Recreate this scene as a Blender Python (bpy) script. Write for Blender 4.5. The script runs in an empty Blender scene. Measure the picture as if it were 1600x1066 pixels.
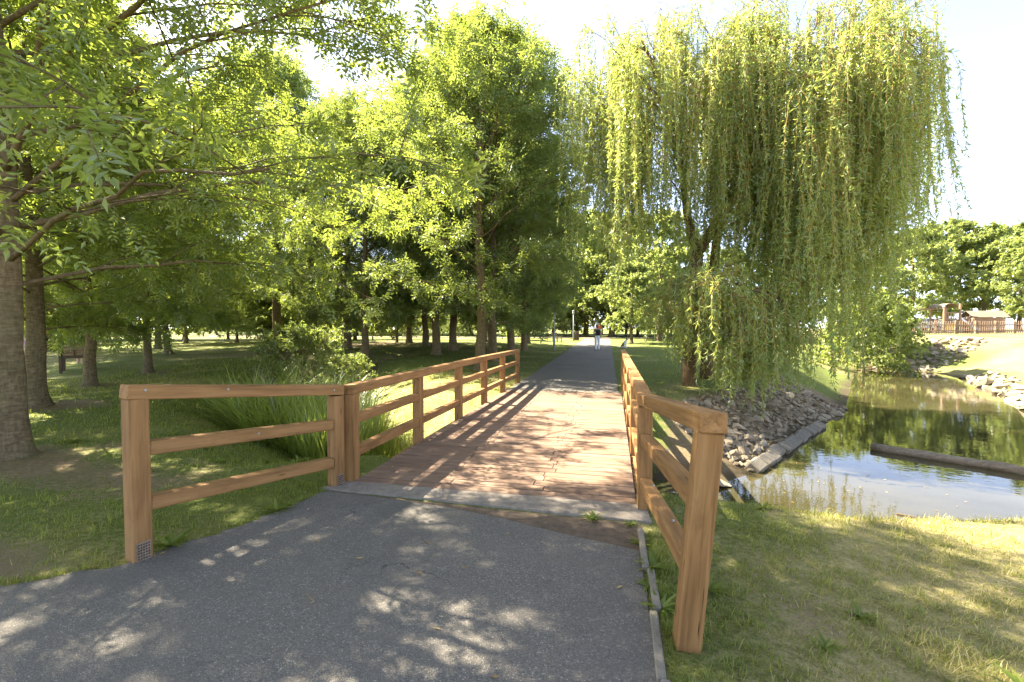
import bpy, bmesh, math, random
import numpy as np
from mathutils import Vector, Matrix, Quaternion

R = math.radians
sc = bpy.context.scene
col = sc.collection
# ------------------------------------------------------------------ camera
FPX, CXP, CYP, CAMH = 715.0, 800.0, 533.0, 1.62
YAW = R(12.4); PITCH = math.atan(20 / FPX)
cam_d = bpy.data.cameras.new('camera'); cam = bpy.data.objects.new('camera', cam_d); col.objects.link(cam)
cam_d.sensor_width = 36.0; cam_d.lens = FPX / 1600 * 36.0; cam_d.clip_start = 0.05; cam_d.clip_end = 3000
cam.location = (0, 0, CAMH); cam.rotation_euler = (R(90) - PITCH, 0, YAW)
sc.camera = cam
# ------------------------------------------------------------------ sky, sun, exposure
SUN = Vector((-0.87, 0.32, 0.98)).normalized()
w = bpy.data.worlds.new('World'); sc.world = w; w.use_nodes = True
nt = w.node_tree; nt.nodes.clear()
sky = nt.nodes.new('ShaderNodeTexSky'); sky.sky_type = 'NISHITA'; sky.sun_disc = False
sky.sun_elevation = math.asin(SUN.z); sky.sun_rotation = math.atan2(SUN.x, SUN.y)
sky.air_density = 0.44; sky.dust_density = 0.7; sky.ozone_density = 1.0
bg = nt.nodes.new('ShaderNodeBackground'); bg.inputs[1].default_value = 0.118
out = nt.nodes.new('ShaderNodeOutputWorld')
hs = nt.nodes.new('ShaderNodeHueSaturation'); hs.inputs['Saturation'].default_value = 0.7
nt.links.new(sky.outputs[0], hs.inputs['Color']); nt.links.new(hs.outputs[0], bg.inputs[0]); nt.links.new(bg.outputs[0], out.inputs[0])
sun_d = bpy.data.lights.new('sun', 'SUN'); sun = bpy.data.objects.new('sun', sun_d); col.objects.link(sun)
sun_d.energy = 5.0; sun_d.angle = R(0.5); sun_d.color = (1.0, 0.91, 0.74)
sun.rotation_euler = (-SUN).to_track_quat('-Z', 'Y').to_euler(); sun.location = (-30, 12, 40)
sc.view_settings.view_transform = 'Standard'; sc.view_settings.look = 'None'
sc.view_settings.gamma = 1.0; sc.view_settings.exposure = 2.92
sc.render.engine = 'CYCLES'
cy = sc.cycles
cy.max_bounces = 9; cy.diffuse_bounces = 6; cy.glossy_bounces = 3; cy.transmission_bounces = 4; cy.transparent_max_bounces = 6
cy.caustics_reflective = False; cy.caustics_refractive = False
cy.use_denoising = True; cy.sample_clamp_indirect = 8.0

# ------------------------------------------------------------------ helpers
_fw = np.array([-math.sin(YAW) * math.cos(PITCH), math.cos(YAW) * math.cos(PITCH), -math.sin(PITCH)])
_rt = np.array([math.cos(YAW), math.sin(YAW), 0.0]); _up = np.cross(_rt, _fw); _C = np.array([0, 0, CAMH])
def dp(px, py, dep):                       # a surveyed point: bearing in the photograph + distance in metres
    return _C + (_fw + _rt * (px - CXP) / FPX + _up * (CYP - py) / FPX) * dep

def ss(a, b, x):
    t = np.clip((x - a) / (b - a), 0, 1); return t * t * (3 - 2 * t)

_nrng = np.random.default_rng(5)
_NT = _nrng.random((256, 256))
def vnoise(x, y):
    x = np.asarray(x, float); y = np.asarray(y, float)
    xi = np.floor(x).astype(int); yi = np.floor(y).astype(int)
    fx = x - xi; fy = y - yi; fx = fx * fx * (3 - 2 * fx); fy = fy * fy * (3 - 2 * fy)
    a = _NT[xi & 255, yi & 255]; b = _NT[(xi + 1) & 255, yi & 255]
    c = _NT[xi & 255, (yi + 1) & 255]; d = _NT[(xi + 1) & 255, (yi + 1) & 255]
    return (a * (1 - fx) + b * fx) * (1 - fy) + (c * (1 - fx) + d * fx) * fy
def fbm(x, y, s=1.0):
    return 0.5 * vnoise(x * s, y * s) + 0.3 * vnoise(x * s * 2.1 + 7, y * s * 2.1 + 3) + 0.2 * vnoise(x * s * 4.3 + 1, y * s * 4.3 + 9)

def mesh_np(name, V, T, mat, attrs=None, smooth=False):
    """mesh from arrays: V (n,3); T (m,3) or (m,4)"""
    V = np.ascontiguousarray(V, np.float32); T = np.ascontiguousarray(T, np.int32)
    me = bpy.data.meshes.new(name); k = T.shape[1]
    me.vertices.add(len(V)); me.vertices.foreach_set('co', V.ravel())
    me.loops.add(T.size); me.loops.foreach_set('vertex_index', T.ravel())
    me.polygons.add(len(T)); me.polygons.foreach_set('loop_start', np.arange(0, T.size, k, dtype=np.int32))
    if smooth: me.polygons.foreach_set('use_smooth', np.ones(len(T), bool))
    else: me.polygons.foreach_set('use_smooth', np.zeros(len(T), bool))
    me.update(calc_edges=True)
    for an, av in (attrs or {}).items():
        a = me.attributes.new(an, 'FLOAT', 'POINT'); a.data.foreach_set('value', np.ascontiguousarray(av, np.float32))
    if mat is not None: me.materials.append(mat)
    return me

def tag(o, label=None, cat=None, group=None, kind=None):
    if label: o['label'] = label
    if cat: o['category'] = cat
    if group: o['group'] = group
    if kind: o['kind'] = kind
    return o
def obj(name, me, parent=None, loc=(0, 0, 0), rot=None, scale=None):
    o = bpy.data.objects.new(name, me); col.objects.link(o)
    o.location = loc
    if rot is not None:
        if isinstance(rot, Quaternion): o.rotation_euler = rot.to_euler()
        else: o.rotation_euler = rot
    if scale is not None: o.scale = (scale,) * 3 if np.isscalar(scale) else scale
    if parent: o.parent = parent
    return o
def thing(name, label, cat, loc=(0, 0, 0), rz=0.0, group=None):
    o = bpy.data.objects.new(name, None); col.objects.link(o); o.empty_display_size = 0.2
    o.location = loc; o.rotation_euler = (0, 0, rz)
    return tag(o, label, cat, group)

class Acc:                                  # collects triangles (with one random value per piece) for ONE mesh
    def __init__(s): s.V = []; s.T = []; s.A = []; s.n = 0
    def add(s, V, T, a=0.5):
        V = np.asarray(V, float).reshape(-1, 3); T = np.asarray(T, int).reshape(-1, 3)
        s.V.append(V); s.T.append(T + s.n); s.A.append(np.broadcast_to(np.asarray(a, float), (len(V),))); s.n += len(V)
    def tube(s, P, rad, k=6, a=0.5, wob=0.0, rng=None):
        P = np.asarray(P, float); rad = np.asarray(rad, float); n = len(P)
        tg = np.gradient(P, axis=0); tg /= np.linalg.norm(tg, axis=1)[:, None] + 1e-9
        ref = np.array([0, 0, 1.0]) if abs(tg[0, 2]) < 0.8 else np.array([1.0, 0, 0])
        s1 = np.cross(tg, ref); s1 /= np.linalg.norm(s1, axis=1)[:, None] + 1e-9
        s2 = np.cross(tg, s1)
        an = np.linspace(0, 2 * math.pi, k, endpoint=False)
        rr = rad[:, None] * np.ones((1, k))
        if wob and rng is not None: rr = rr * (1 + wob * (rng.random((n, k)) - 0.5) + wob * 0.8 * np.cos(an * 3 + 1.3)[None, :])
        ring = P[:, None, :] + rr[..., None] * (np.cos(an)[None, :, None] * s1[:, None, :] + np.sin(an)[None, :, None] * s2[:, None, :])
        V = ring.reshape(-1, 3)
        i = np.arange(n - 1)[:, None] * k; j = np.arange(k)[None, :]; j2 = (j + 1) % k
        q = np.stack([i + j, i + j2, i + k + j2, i + k + j], -1).reshape(-1, 4)
        T = np.concatenate([q[:, [0, 1, 2]], q[:, [0, 2, 3]]])
        V = np.vstack([V, P[:1], P[-1:]]); c0, c1 = n * k, n * k + 1
        jj = np.arange(k); T = np.vstack([T, np.stack([np.full(k, c0), (jj + 1) % k, jj], -1), np.stack([np.full(k, c1), (n - 1) * k + jj, (n - 1) * k + (jj + 1) % k], -1)])
        s.add(V, T, a)
    def leaves(s, pos, d, nrm, L, W, a, fold=0.18, droop=0.06):
        d = d / (np.linalg.norm(d, axis=1)[:, None] + 1e-9)
        side = np.cross(d, nrm); side /= np.linalg.norm(side, axis=1)[:, None] + 1e-9
        nn = np.cross(side, d)
        L = np.broadcast_to(L, (len(pos),))[:, None]; W = np.broadcast_to(W, (len(pos),))[:, None]
        b = pos; l = pos + d * L * .45 + side * W * .5 + nn * W * fold; r = pos + d * L * .45 - side * W * .5 + nn * W * fold
        t = pos + d * L - nn * L * droop
        V = np.stack([b, l, t, r], 1).reshape(-1, 3)
        i = np.arange(len(pos))[:, None] * 4
        T = np.concatenate([i + np.array([[0, 2, 1]]), i + np.array([[0, 3, 2]])])
        s.add(V, T, np.repeat(np.broadcast_to(a, (len(pos),)), 4))
    def ribbons(s, base, d0, length, width, a, bend, segs=4, rng=None):
        """arching blades: base (N,3), start dir d0 (N,3), bend = how far they nod over"""
        N = len(base); length = np.broadcast_to(length, (N,)); width = np.broadcast_to(width, (N,)); bend = np.broadcast_to(bend, (N,))
        hd = d0.copy(); hd[:, 2] = 0; hd /= np.linalg.norm(hd, axis=1)[:, None] + 1e-6
        side = np.stack([-hd[:, 1], hd[:, 0], np.zeros(N)], 1)
        p = base.copy(); d = d0 / np.linalg.norm(d0, axis=1)[:, None]
        rows = []
        for k in range(segs):
            wk = width * (1 - (k / segs) ** 1.8) * .5
            rows.append(p - side * wk[:, None]); rows.append(p + side * wk[:, None])
            d = d + (hd * .55 - np.array([0, 0, 1.0]) * .75) * (bend / segs)[:, None] * (0.5 + 1.4 * k / segs)
            d /= np.linalg.norm(d, axis=1)[:, None]
            p = p + d * (length / segs)[:, None]
        rows.append(p)
        m = 2 * segs + 1
        V = np.stack(rows, 1).reshape(-1, 3)
        tr = []
        for k in range(segs - 1):
            o = 2 * k; tr += [[o, o + 1, o + 3], [o, o + 3, o + 2]]
        o = 2 * (segs - 1); tr.append([o, o + 1, o + 2])
        T = (np.arange(N)[:, None, None] * m + np.array(tr)[None]).reshape(-1, 3)
        s.add(V, T, np.repeat(np.broadcast_to(a, (N,)), m))
    def box(s, c, h, rot=None, a=0.5):
        v = np.array([[x, y, z] for x in (-1, 1) for y in (-1, 1) for z in (-1, 1)], float) * np.asarray(h, float)
        if rot is not None: v = v @ np.array(rot).T
        f = [[0, 1, 3], [0, 3, 2], [4, 6, 7], [4, 7, 5], [0, 4, 5], [0, 5, 1], [2, 3, 7], [2, 7, 6], [0, 2, 6], [0, 6, 4], [1, 5, 7], [1, 7, 3]]
        s.add(v + np.asarray(c, float), f, a)
    def mesh(s, name, mat, smooth=False):
        return mesh_np(name, np.vstack(s.V), np.vstack(s.T), mat, {'rnd': np.concatenate(s.A)}, smooth)

# ------------------------------------------------------------------ materials
class M:
    def __init__(s, name):
        s.m = bpy.data.materials.new(name); s.m.use_nodes = True; s.t = s.m.node_tree; s.t.nodes.clear()
        s.o = s.n('ShaderNodeOutputMaterial')
    def n(s, ty, **kw):
        nd = s.t.nodes.new(ty)
        for k, v in kw.items():
            if k.startswith('i_'): nd.inputs[k[2:].replace('_', ' ')].default_value = v
            else: setattr(nd, k, v)
        return nd
    def l(s, a, b): s.t.links.new(a, b)
    def noise(s, vec, scale, detail=4, rough=.6, dist=0.0):
        nd = s.n('ShaderNodeTexNoise', i_Scale=scale, i_Detail=detail, i_Roughness=rough, i_Distortion=dist)
        if vec is not None: s.l(vec, nd.inputs['Vector'])
        return nd.outputs[0]
    def ramp(s, fac, stops):
        nd = s.n('ShaderNodeValToRGB'); cr = nd.color_ramp
        while len(cr.elements) < len(stops): cr.elements.new(0.5)
        for e, (p, c) in zip(cr.elements, stops):
            e.position = p; e.color = tuple(c) + (1,) if len(c) == 3 else c
        s.l(fac, nd.inputs[0]); return nd.outputs[0]
    def mix(s, fac, a, b, mode='MIX'):
        nd = s.n('ShaderNodeMix', data_type='RGBA', blend_type=mode)
        for k, v in ((0, fac), (6, a), (7, b)):
            if hasattr(v, 'is_linked'): s.l(v, nd.inputs[k])
            elif k == 0: nd.inputs[0].default_value = v
            else: nd.inputs[k].default_value = tuple(v) + (1,)
        return nd.outputs[2]
    def math(s, op, a, b=0.0):
        nd = s.n('ShaderNodeMath', operation=op)
        for k, v in ((0, a), (1, b)):
            if hasattr(v, 'is_linked'): s.l(v, nd.inputs[k])
            else: nd.inputs[k].default_value = v
        return nd.outputs[0]
    def attr(s, name='rnd'): return s.n('ShaderNodeAttribute', attribute_name=name).outputs['Fac']
    def coord(s, which='Object'): return s.n('ShaderNodeTexCoord').outputs[which]
    def mapped(s, vec, scale=(1, 1, 1), loc=None):
        nd = s.n('ShaderNodeMapping'); nd.inputs['Scale'].default_value = scale; s.l(vec, nd.inputs['Vector'])
        if loc is not None: s.l(loc, nd.inputs['Location'])
        return nd.outputs[0]
    def bump(s, h, strength, dist=0.01):
        nd = s.n('ShaderNodeBump', i_Strength=strength, i_Distance=dist); s.l(h, nd.inputs['Height']); return nd.outputs[0]
    def pbr(s, colr, rough=.7, normal=None, spec=.3, metal=0.0):
        p = s.n('ShaderNodeBsdfPrincipled')
        if hasattr(colr, 'is_linked'): s.l(colr, p.inputs['Base Color'])
        else: p.inputs['Base Color'].default_value = tuple(colr) + (1,)
        if hasattr(rough, 'is_linked'): s.l(rough, p.inputs['Roughness'])
        else: p.inputs['Roughness'].default_value = rough
        p.inputs['Specular IOR Level'].default_value = spec; p.inputs['Metallic'].default_value = metal
        if normal is not None: s.l(normal, p.inputs['Normal'])
        s.l(p.outputs[0], s.o.inputs[0]); return s.m

def plain(name, c, rough=.7, spec=.3, metal=0.0, var=.12, scale=9):
    m = M(name); v = m.coord(); n = m.noise(v, scale, 5)
    c = np.array(c)
    return m.pbr(m.ramp(n, [(.3, c * (1 - var)), (.7, np.minimum(c * (1 + var), 1))]), rough, m.bump(n, .15, .01), spec, metal)

def leaf_mat(name, stops, trans, tfac=.5, gloss=.06, grough=.42):
    m = M(name); a = m.attr(); c = m.ramp(a, stops)
    d = m.n('ShaderNodeBsdfDiffuse'); m.l(c, d.inputs[0])
    t = m.n('ShaderNodeBsdfTranslucent'); m.l(m.mix(1.0, m.mix(.55, c, (.5, .5, .5)), trans, 'MULTIPLY'), t.inputs[0])
    t.inputs[0].default_value = tuple(trans) + (1,)
    m.l(m.mix(.35, trans, m.mix(1.0, c, (2.0, 2.0, 2.0), 'MULTIPLY')), t.inputs[0])
    ms = m.n('ShaderNodeMixShader'); ms.inputs[0].default_value = tfac; m.l(d.outputs[0], ms.inputs[1]); m.l(t.outputs[0], ms.inputs[2])
    g = m.n('ShaderNodeBsdfGlossy'); g.inputs['Roughness'].default_value = grough; g.inputs[0].default_value = (1, 1, 1, 1)
    m2 = m.n('ShaderNodeMixShader'); m2.inputs[0].default_value = gloss; m.l(ms.outputs[0], m2.inputs[1]); m.l(g.outputs[0], m2.inputs[2])
    m.l(m2.outputs[0], m.o.inputs[0]); return m.m

MAT = {}
MAT['ash_leaf'] = leaf_mat('ash_leaf', [(0, (.062, .105, .022)), (.5, (.10, .155, .028)), (.9, (.145, .19, .034)), (1, (.22, .21, .04))], (.43, .49, .05), .54, .06)
MAT['grove_leaf'] = leaf_mat('grove_leaf', [(0, (.065, .105, .026)), (.55, (.11, .16, .036)), (1, (.16, .20, .046))], (.38, .43, .055), .5, .05)
MAT['far_leaf'] = leaf_mat('far_leaf', [(0, (.10, .145, .05)), (.5, (.155, .205, .065)), (1, (.21, .245, .085))], (.50, .54, .10), .5, .04)  # distance haze is put into these leaf colours, lightened for the background trees
MAT['willow_leaf'] = leaf_mat('willow_leaf', [(0, (.11, .175, .035)), (.5, (.185, .255, .05)), (.85, (.24, .29, .06)), (1, (.31, .29, .07))], (.58, .62, .11), .52, .06)
MAT['shrub_leaf'] = leaf_mat('shrub_leaf', [(0, (.09, .14, .035)), (.5, (.15, .205, .05)), (1, (.23, .255, .06))], (.48, .52, .07), .5, .05)
MAT['spruce_leaf'] = leaf_mat('spruce_leaf', [(0, (.05, .09, .085)), (1, (.11, .16, .16))], (.06, .10, .08), .15, .03)
MAT['grass'] = leaf_mat('grass', [(0, (.085, .13, .02)), (.38, (.14, .19, .032)), (.62, (.24, .24, .055)), (.8, (.40, .33, .14)), (1, (.52, .43, .22))], (.50, .48, .07), .4, .02)
MAT['sedge'] = leaf_mat('sedge', [(0, (.08, .125, .028)), (.5, (.14, .20, .04)), (.9, (.21, .25, .05)), (1, (.42, .36, .16))], (.50, .55, .06), .48, .06)

def bark(name, c0, c1, c2):
    m = M(name); v = m.coord('Object')
    n1 = m.noise(m.mapped(v, (7, 7, 22)), 1.0, 6, .7); n2 = m.noise(v, 3.0, 4); n3 = m.noise(m.mapped(v, (28, 28, 7)), 1.0, 5, .65)
    f = m.math('ADD', m.math('MULTIPLY', n1, .6), m.math('MULTIPLY', n3, .4))
    c = m.ramp(f, [(.33, c0), (.5, c1), (.68, c2)]); c = m.mix(m.ramp(n2, [(.45, (0, 0, 0)), (.7, (.5, .5, .5))]), c, (.11, .105, .045))
    return m.pbr(c, .9, m.bump(f, .9, .03), .15)
MAT['bark'] = bark('bark', (.04, .028, .016), (.145, .105, .058), (.26, .20, .115))
MAT['bark_pale'] = bark('bark_pale', (.06, .042, .024), (.17, .12, .065), (.27, .20, .12))
MAT['bark_willow'] = bark('bark_willow', (.045, .03, .018), (.15, .095, .052), (.25, .17, .10))
MAT['twig'] = plain('twig', (.15, .10, .045), .8, .2)
MAT['strand'] = plain('strand', (.32, .21, .06), .7, .2)

def wood(name, c0, c1, c2, gscale=1.0, groove=False):
    m = M(name); v = m.coord('Object')
    rnd = m.n('ShaderNodeObjectInfo').outputs['Random']
    off = m.n('ShaderNodeCombineXYZ'); m.l(m.math('MULTIPLY', rnd, 37.0), off.inputs[0]); m.l(m.math('MULTIPLY', rnd, 11.0), off.inputs[1]); m.l(m.math('MULTIPLY', rnd, 23.0), off.inputs[2])
    g = m.noise(m.mapped(v, (2.2 * gscale, 46 * gscale, 46 * gscale), off.outputs[0]), 1.0, 6, .62, .6)
    g2 = m.noise(m.mapped(v, (1.4, 9, 9), off.outputs[0]), 1.0, 3, .5, .8)
    spot = m.noise(m.mapped(v, (3, 5, 5), off.outputs[0]), 1.0, 5, .7)
    f = m.math('ADD', m.math('MULTIPLY', g, .55), m.math('MULTIPLY', g2, .45))
    c = m.ramp(f, [(.32, c0), (.5, c1), (.66, c2)])
    c = m.mix(m.math('MULTIPLY', m.math('SUBTRACT', rnd, .5), .35), c, np.array(c2) * 1.25)
    c = m.mix(m.ramp(spot, [(.58, (0, 0, 0)), (.78, (.5, .5, .5))]), c, np.array(c0) * .9)
    kn = m.n('ShaderNodeTexVoronoi', i_Scale=1.0); m.l(m.mapped(v, (2.6, 9, 9), off.outputs[0]), kn.inputs['Vector'])
    c = m.mix(m.ramp(kn.outputs['Distance'], [(.06, (.75, .75, .75)), (.14, (0, 0, 0))]), c, np.array(c0) * .45)
    wz = m.noise(m.mapped(v, (1.2, 3, 3), off.outputs[0]), 1.0, 6, .7); c = m.mix(m.ramp(wz, [(.5, (0, 0, 0)), (.72, (.4, .4, .4))]), c, np.array(c1) * np.array((1.08, 1.18, 1.4)))
    # cracks along the grain
    cr = m.noise(m.mapped(v, (1.1, 34, 34), off.outputs[0]), 1.0, 3, .5, 1.2)
    crack = m.ramp(cr, [(.27, (1, 1, 1)), (.30, (0, 0, 0))])
    c = m.mix(crack, c, np.array(c0) * .25)
    h = m.math('SUBTRACT', g, m.math('MULTIPLY', crack, 1.2))
    if groove:
        wv = m.n('ShaderNodeTexWave', wave_type='BANDS', bands_direction='Y', i_Scale=22.0, i_Distortion=.0); m.l(v, wv.inputs['Vector'])
        h = m.math('ADD', h, m.math('MULTIPLY', wv.outputs['Fac'], .5))
    return m.pbr(c, .72, m.bump(h, .45, .006), .25)
MAT['rail_wood'] = wood('rail_wood', (.12, .058, .019), (.255, .13, .045), (.34, .185, .07))
MAT['deck_wood'] = wood('deck_wood', (.105, .062, .037), (.19, .118, .075), (.265, .178, .12), 1.0, True)
MAT['dark_wood'] = wood('dark_wood', (.05, .032, .02), (.10, .066, .042), (.16, .11, .07))
MAT['play_wood'] = wood('play_wood', (.15, .085, .048), (.26, .165, .10), (.36, .25, .16))
MAT['log_wood'] = wood('log_wood', (.10, .075, .05), (.20, .155, .105), (.30, .25, .18))

def asphalt():
    m = M('asphalt'); v = m.coord('Object')
    vo = m.n('ShaderNodeTexVoronoi', i_Scale=150.0); m.l(v, vo.inputs['Vector'])
    vs = m.n('ShaderNodeSeparateColor'); m.l(vo.outputs['Color'], vs.inputs[0])
    n1 = m.noise(v, 1.1, 5, .6); n2 = m.noise(v, 60, 4)
    c = m.ramp(vs.outputs[0], [(0, (.105, .093, .077)), (.7, (.175, .155, .128)), (.93, (.22, .197, .163)), (1, (.39, .355, .29))])
    c = m.mix(m.ramp(n1, [(.35, (0, 0, 0)), (.75, (.55, .55, .55))]), c, (.125, .115, .10))
    sep = m.n('ShaderNodeSeparateXYZ'); m.l(v, sep.inputs[0])
    n3 = m.noise(m.mapped(v, (.8, 5.0, 1)), 1.0, 6, .65)
    dust = m.math('MULTIPLY', m.ramp(n3, [(.46, (0, 0, 0)), (.7, (1, 1, 1))]), .35)
    c = m.mix(dust, c, (.17, .145, .115))
    wv = m.n('ShaderNodeVectorMath', operation='ADD'); nzv = m.n('ShaderNodeTexNoise', i_Scale=2.2, i_Detail=4.0); m.l(v, nzv.inputs['Vector']); m.l(v, wv.inputs[0]); m.l(nzv.outputs['Color'], wv.inputs[1])
    vc = m.n('ShaderNodeTexVoronoi', feature='DISTANCE_TO_EDGE', i_Scale=.55); m.l(wv.outputs[0], vc.inputs['Vector'])
    crk = m.math('MULTIPLY', m.ramp(vc.outputs['Distance'], [(.0015, (1, 1, 1)), (.005, (0, 0, 0))]), m.ramp(m.noise(v, .9, 3), [(.5, (0, 0, 0)), (.6, (1, 1, 1))]))
    c = m.mix(m.math('MULTIPLY', crk, .7), c, (.035, .032, .03))
    st = m.noise(v, .7, 6, .7); c = m.mix(m.ramp(st, [(.52, (0, 0, 0)), (.62, (.4, .4, .4))]), c, (.095, .088, .078))
    hh = m.math('ADD', vo.outputs['Distance'], m.math('MULTIPLY', n2, .6))
    return m.pbr(c, .85, m.bump(hh, .9, .006), .25)
MAT['asphalt'] = asphalt()
def conc(name, c):
    m = M(name); v = m.coord('Object'); n = m.noise(v, 14, 8, .7); n2 = m.noise(v, 120, 3); c = np.array(c)
    return m.pbr(m.ramp(m.math('ADD', m.math('MULTIPLY', n, .7), m.math('MULTIPLY', n2, .3)), [(.35, c * .6), (.52, c), (.7, c * 1.25)]), .9, m.bump(n2, .5, .006), .2)
MAT['concrete'] = conc('concrete', (.235, .20, .16))
MAT['kerb'] = conc('kerb', (.20, .175, .135))
MAT['gravel'] = conc('gravel', (.42, .35, .26))
MAT['soil'] = conc('soil', (.13, .095, .065))
def stone():
    m = M('stone'); v = m.coord('Object'); r = m.n('ShaderNodeObjectInfo').outputs['Random']
    n = m.noise(v, 9, 6, .65); c = m.ramp(r, [(0, (.19, .15, .095)), (.35, (.30, .24, .16)), (.7, (.40, .325, .225)), (1, (.52, .44, .32))])
    c = m.mix(m.ramp(n, [(.35, (.6, .6, .6)), (.65, (0, 0, 0))]), c, (.10, .08, .06))
    return m.pbr(c, .88, m.bump(n, .6, .02), .25)
MAT['stone'] = stone()
def ground():
    m = M('ground'); v = m.coord('Object'); dry = m.attr('dry'); dirt = m.attr('dirt'); mud = m.attr('mud')
    n = m.noise(v, 18, 6, .7); n2 = m.noise(v, 70, 4, .7); nn = m.math('ADD', m.math('MULTIPLY', n, .5), m.math('MULTIPLY', n2, .5))
    g = m.ramp(nn, [(.33, (.06, .075, .018)), (.5, (.125, .15, .034)), (.66, (.20, .205, .058))])
    s = m.ramp(nn, [(.33, (.17, .14, .055)), (.5, (.30, .25, .11)), (.66, (.44, .37, .19))])
    e = m.ramp(nn, [(.33, (.10, .068, .04)), (.5, (.20, .14, .085)), (.68, (.34, .25, .16))])
    d2 = m.math('ADD', dry, m.math('MULTIPLY', m.math('SUBTRACT', n, .5), .9))
    c = m.mix(m.ramp(d2, [(.3, (0, 0, 0)), (.7, (1, 1, 1))]), g, s)
    d3 = m.math('ADD', dirt, m.math('MULTIPLY', m.math('SUBTRACT', n, .5), 1.1))
    c = m.mix(m.ramp(d3, [(.42, (0, 0, 0)), (.6, (1, 1, 1))]), c, e)
    big = m.noise(v, 1.3, 7, .72); c = m.mix(m.ramp(big, [(.42, (.55, .55, .55)), (.6, (0, 0, 0))]), c, m.mix(.6, c, (.09, .11, .03)))
    c = m.mix(mud, c, (.07, .055, .032))
    return m.pbr(c, .95, m.bump(nn, .9, .03), .1)
MAT['ground'] = ground()
def water():
    m = M('water'); v = m.coord('Object')
    n1 = m.noise(m.mapped(v, (1.6, 2.6, 1)), 1.0, 3, .5); n2 = m.noise(m.mapped(v, (7, 11, 1)), 1.0, 2, .5)
    h = m.math('ADD', m.math('MULTIPLY', n1, .8), m.math('MULTIPLY', n2, .2))
    c = m.ramp(m.noise(v, .5, 4), [(.3, (.035, .031, .013)), (.7, (.06, .051, .022))])
    mm = m.pbr(c, .018, m.bump(h, .10, .03), .5)
    m.t.nodes['Principled BSDF'].inputs['IOR'].default_value = 1.42
    return mm
MAT['water'] = water()
MAT['steel'] = plain('steel', (.32, .31, .29), .5, .5, .3, .25, 40)
MAT['zinc'] = plain('zinc', (.24, .17, .11), .7, .3, .1, .4, 60)
MAT['lamp_paint'] = plain('lamp_paint', (.30, .31, .29), .5)
MAT['lamp_glass'] = plain('lamp_glass', (.4, .4, .38), .3)
MAT['skin'] = plain('skin', (.50, .30, .21), .6)
MAT['hair'] = plain('hair', (.22, .13, .06), .6)
MAT['hair_dark'] = plain('hair_dark', (.05, .032, .02), .6)
MAT['white_cloth'] = plain('white_cloth', (.72, .73, .76), .85)
MAT['black_cloth'] = plain('black_cloth', (.022, .022, .026), .8)
MAT['red_cloth'] = plain('red_cloth', (.55, .09, .035), .8)
MAT['blue_cloth'] = plain('blue_cloth', (.05, .30, .48), .8)
MAT['grey_cloth'] = plain('grey_cloth', (.16, .16, .18), .8)
MAT['sandal'] = plain('sandal', (.20, .11, .06), .7)
m_ = M('floral'); v_ = m_.n('ShaderNodeTexVoronoi', i_Scale=18.0); m_.l(m_.coord(), v_.inputs['Vector'])
MAT['floral'] = m_.pbr(m_.ramp(v_.outputs['Distance'], [(.2, (.5, .22, .16)), (.35, (.10, .05, .05)), (.6, (.34, .27, .20))]), .85)
MAT['dog_white'] = plain('dog_white', (.70, .67, .62), .9)
MAT['dog_brown'] = plain('dog_brown', (.14, .075, .04), .9)
MAT['purple'] = plain('purple', (.22, .06, .24), .5)
MAT['yellow'] = plain('yellow', (.75, .45, .03), .5)
MAT['slide'] = plain('slide', (.62, .55, .62), .3, .5)
MAT['car_paint'] = plain('car_paint', (.50, .52, .55), .25, .5, 0, .03)
MAT['car_dark'] = plain('car_dark', (.035, .037, .045), .25, .5, 0, .03)
MAT['glass'] = plain('glass', (.03, .035, .04), .08, .6)
MAT['rubber'] = plain('rubber', (.02, .02, .02), .8)
MAT['tail_lamp'] = plain('tail_lamp', (.4, .02, .02), .3)
MAT['dry_leaf'] = leaf_mat('dry_leaf', [(0, (.25, .14, .05)), (1, (.45, .33, .14))], (.3, .2, .05), .25, .03)

# ------------------------------------------------------------------ terrain
WATER_Z = -1.0
POND = np.array([(0.2, 6.0), (2, 6.0), (4, 6.5), (6, 7.2), (9, 8.8), (13, 11.5), (14.6, 14), (12.6, 17.0), (15, 22), (18, 28.8), (18.4, 32.5), (17, 34.3),
                 (15.3, 32.8), (10.98, 24.4), (7.33, 16.65), (5.81, 14.26), (2.58, 9.14), (1.9, 8.3), (0.2, 8.2)])
CREEK = np.array([(0.8, 7.15, 1.05), (-1.2, 7.3, 1.0), (-3.5, 7.8, .85), (-6, 9.2, .6), (-8.4, 12, .35), (-10, 17, .1), (-11, 22, -.6)])
def seg_dist(P, A, B):
    d = B - A; t = np.clip(((P - A) @ d) / (d @ d), 0, 1); return np.linalg.norm(P - (A + t[:, None] * d), axis=1), t
def water_sd(x, y):
    P = np.stack([x, y], 1); n = len(POND)
    best = np.full(len(P), 1e9); inside = np.zeros(len(P), bool)
    for i in range(n):
        A = POND[i]; B = POND[(i + 1) % n]
        best = np.minimum(best, seg_dist(P, A, B)[0])
        c = ((A[1] > y) != (B[1] > y)); xi = (B[0] - A[0]) * (y - A[1]) / (B[1] - A[1] + 1e-12) + A[0]
        inside ^= c & (x < xi)
    sd = np.where(inside, -best, best)
    for i in range(len(CREEK) - 1):
        d, t = seg_dist(P, CREEK[i, :2], CREEK[i + 1, :2])
        sd = np.minimum(sd, d - (CREEK[i, 2] * (1 - t) + CREEK[i + 1, 2] * t))
    return sd
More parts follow.
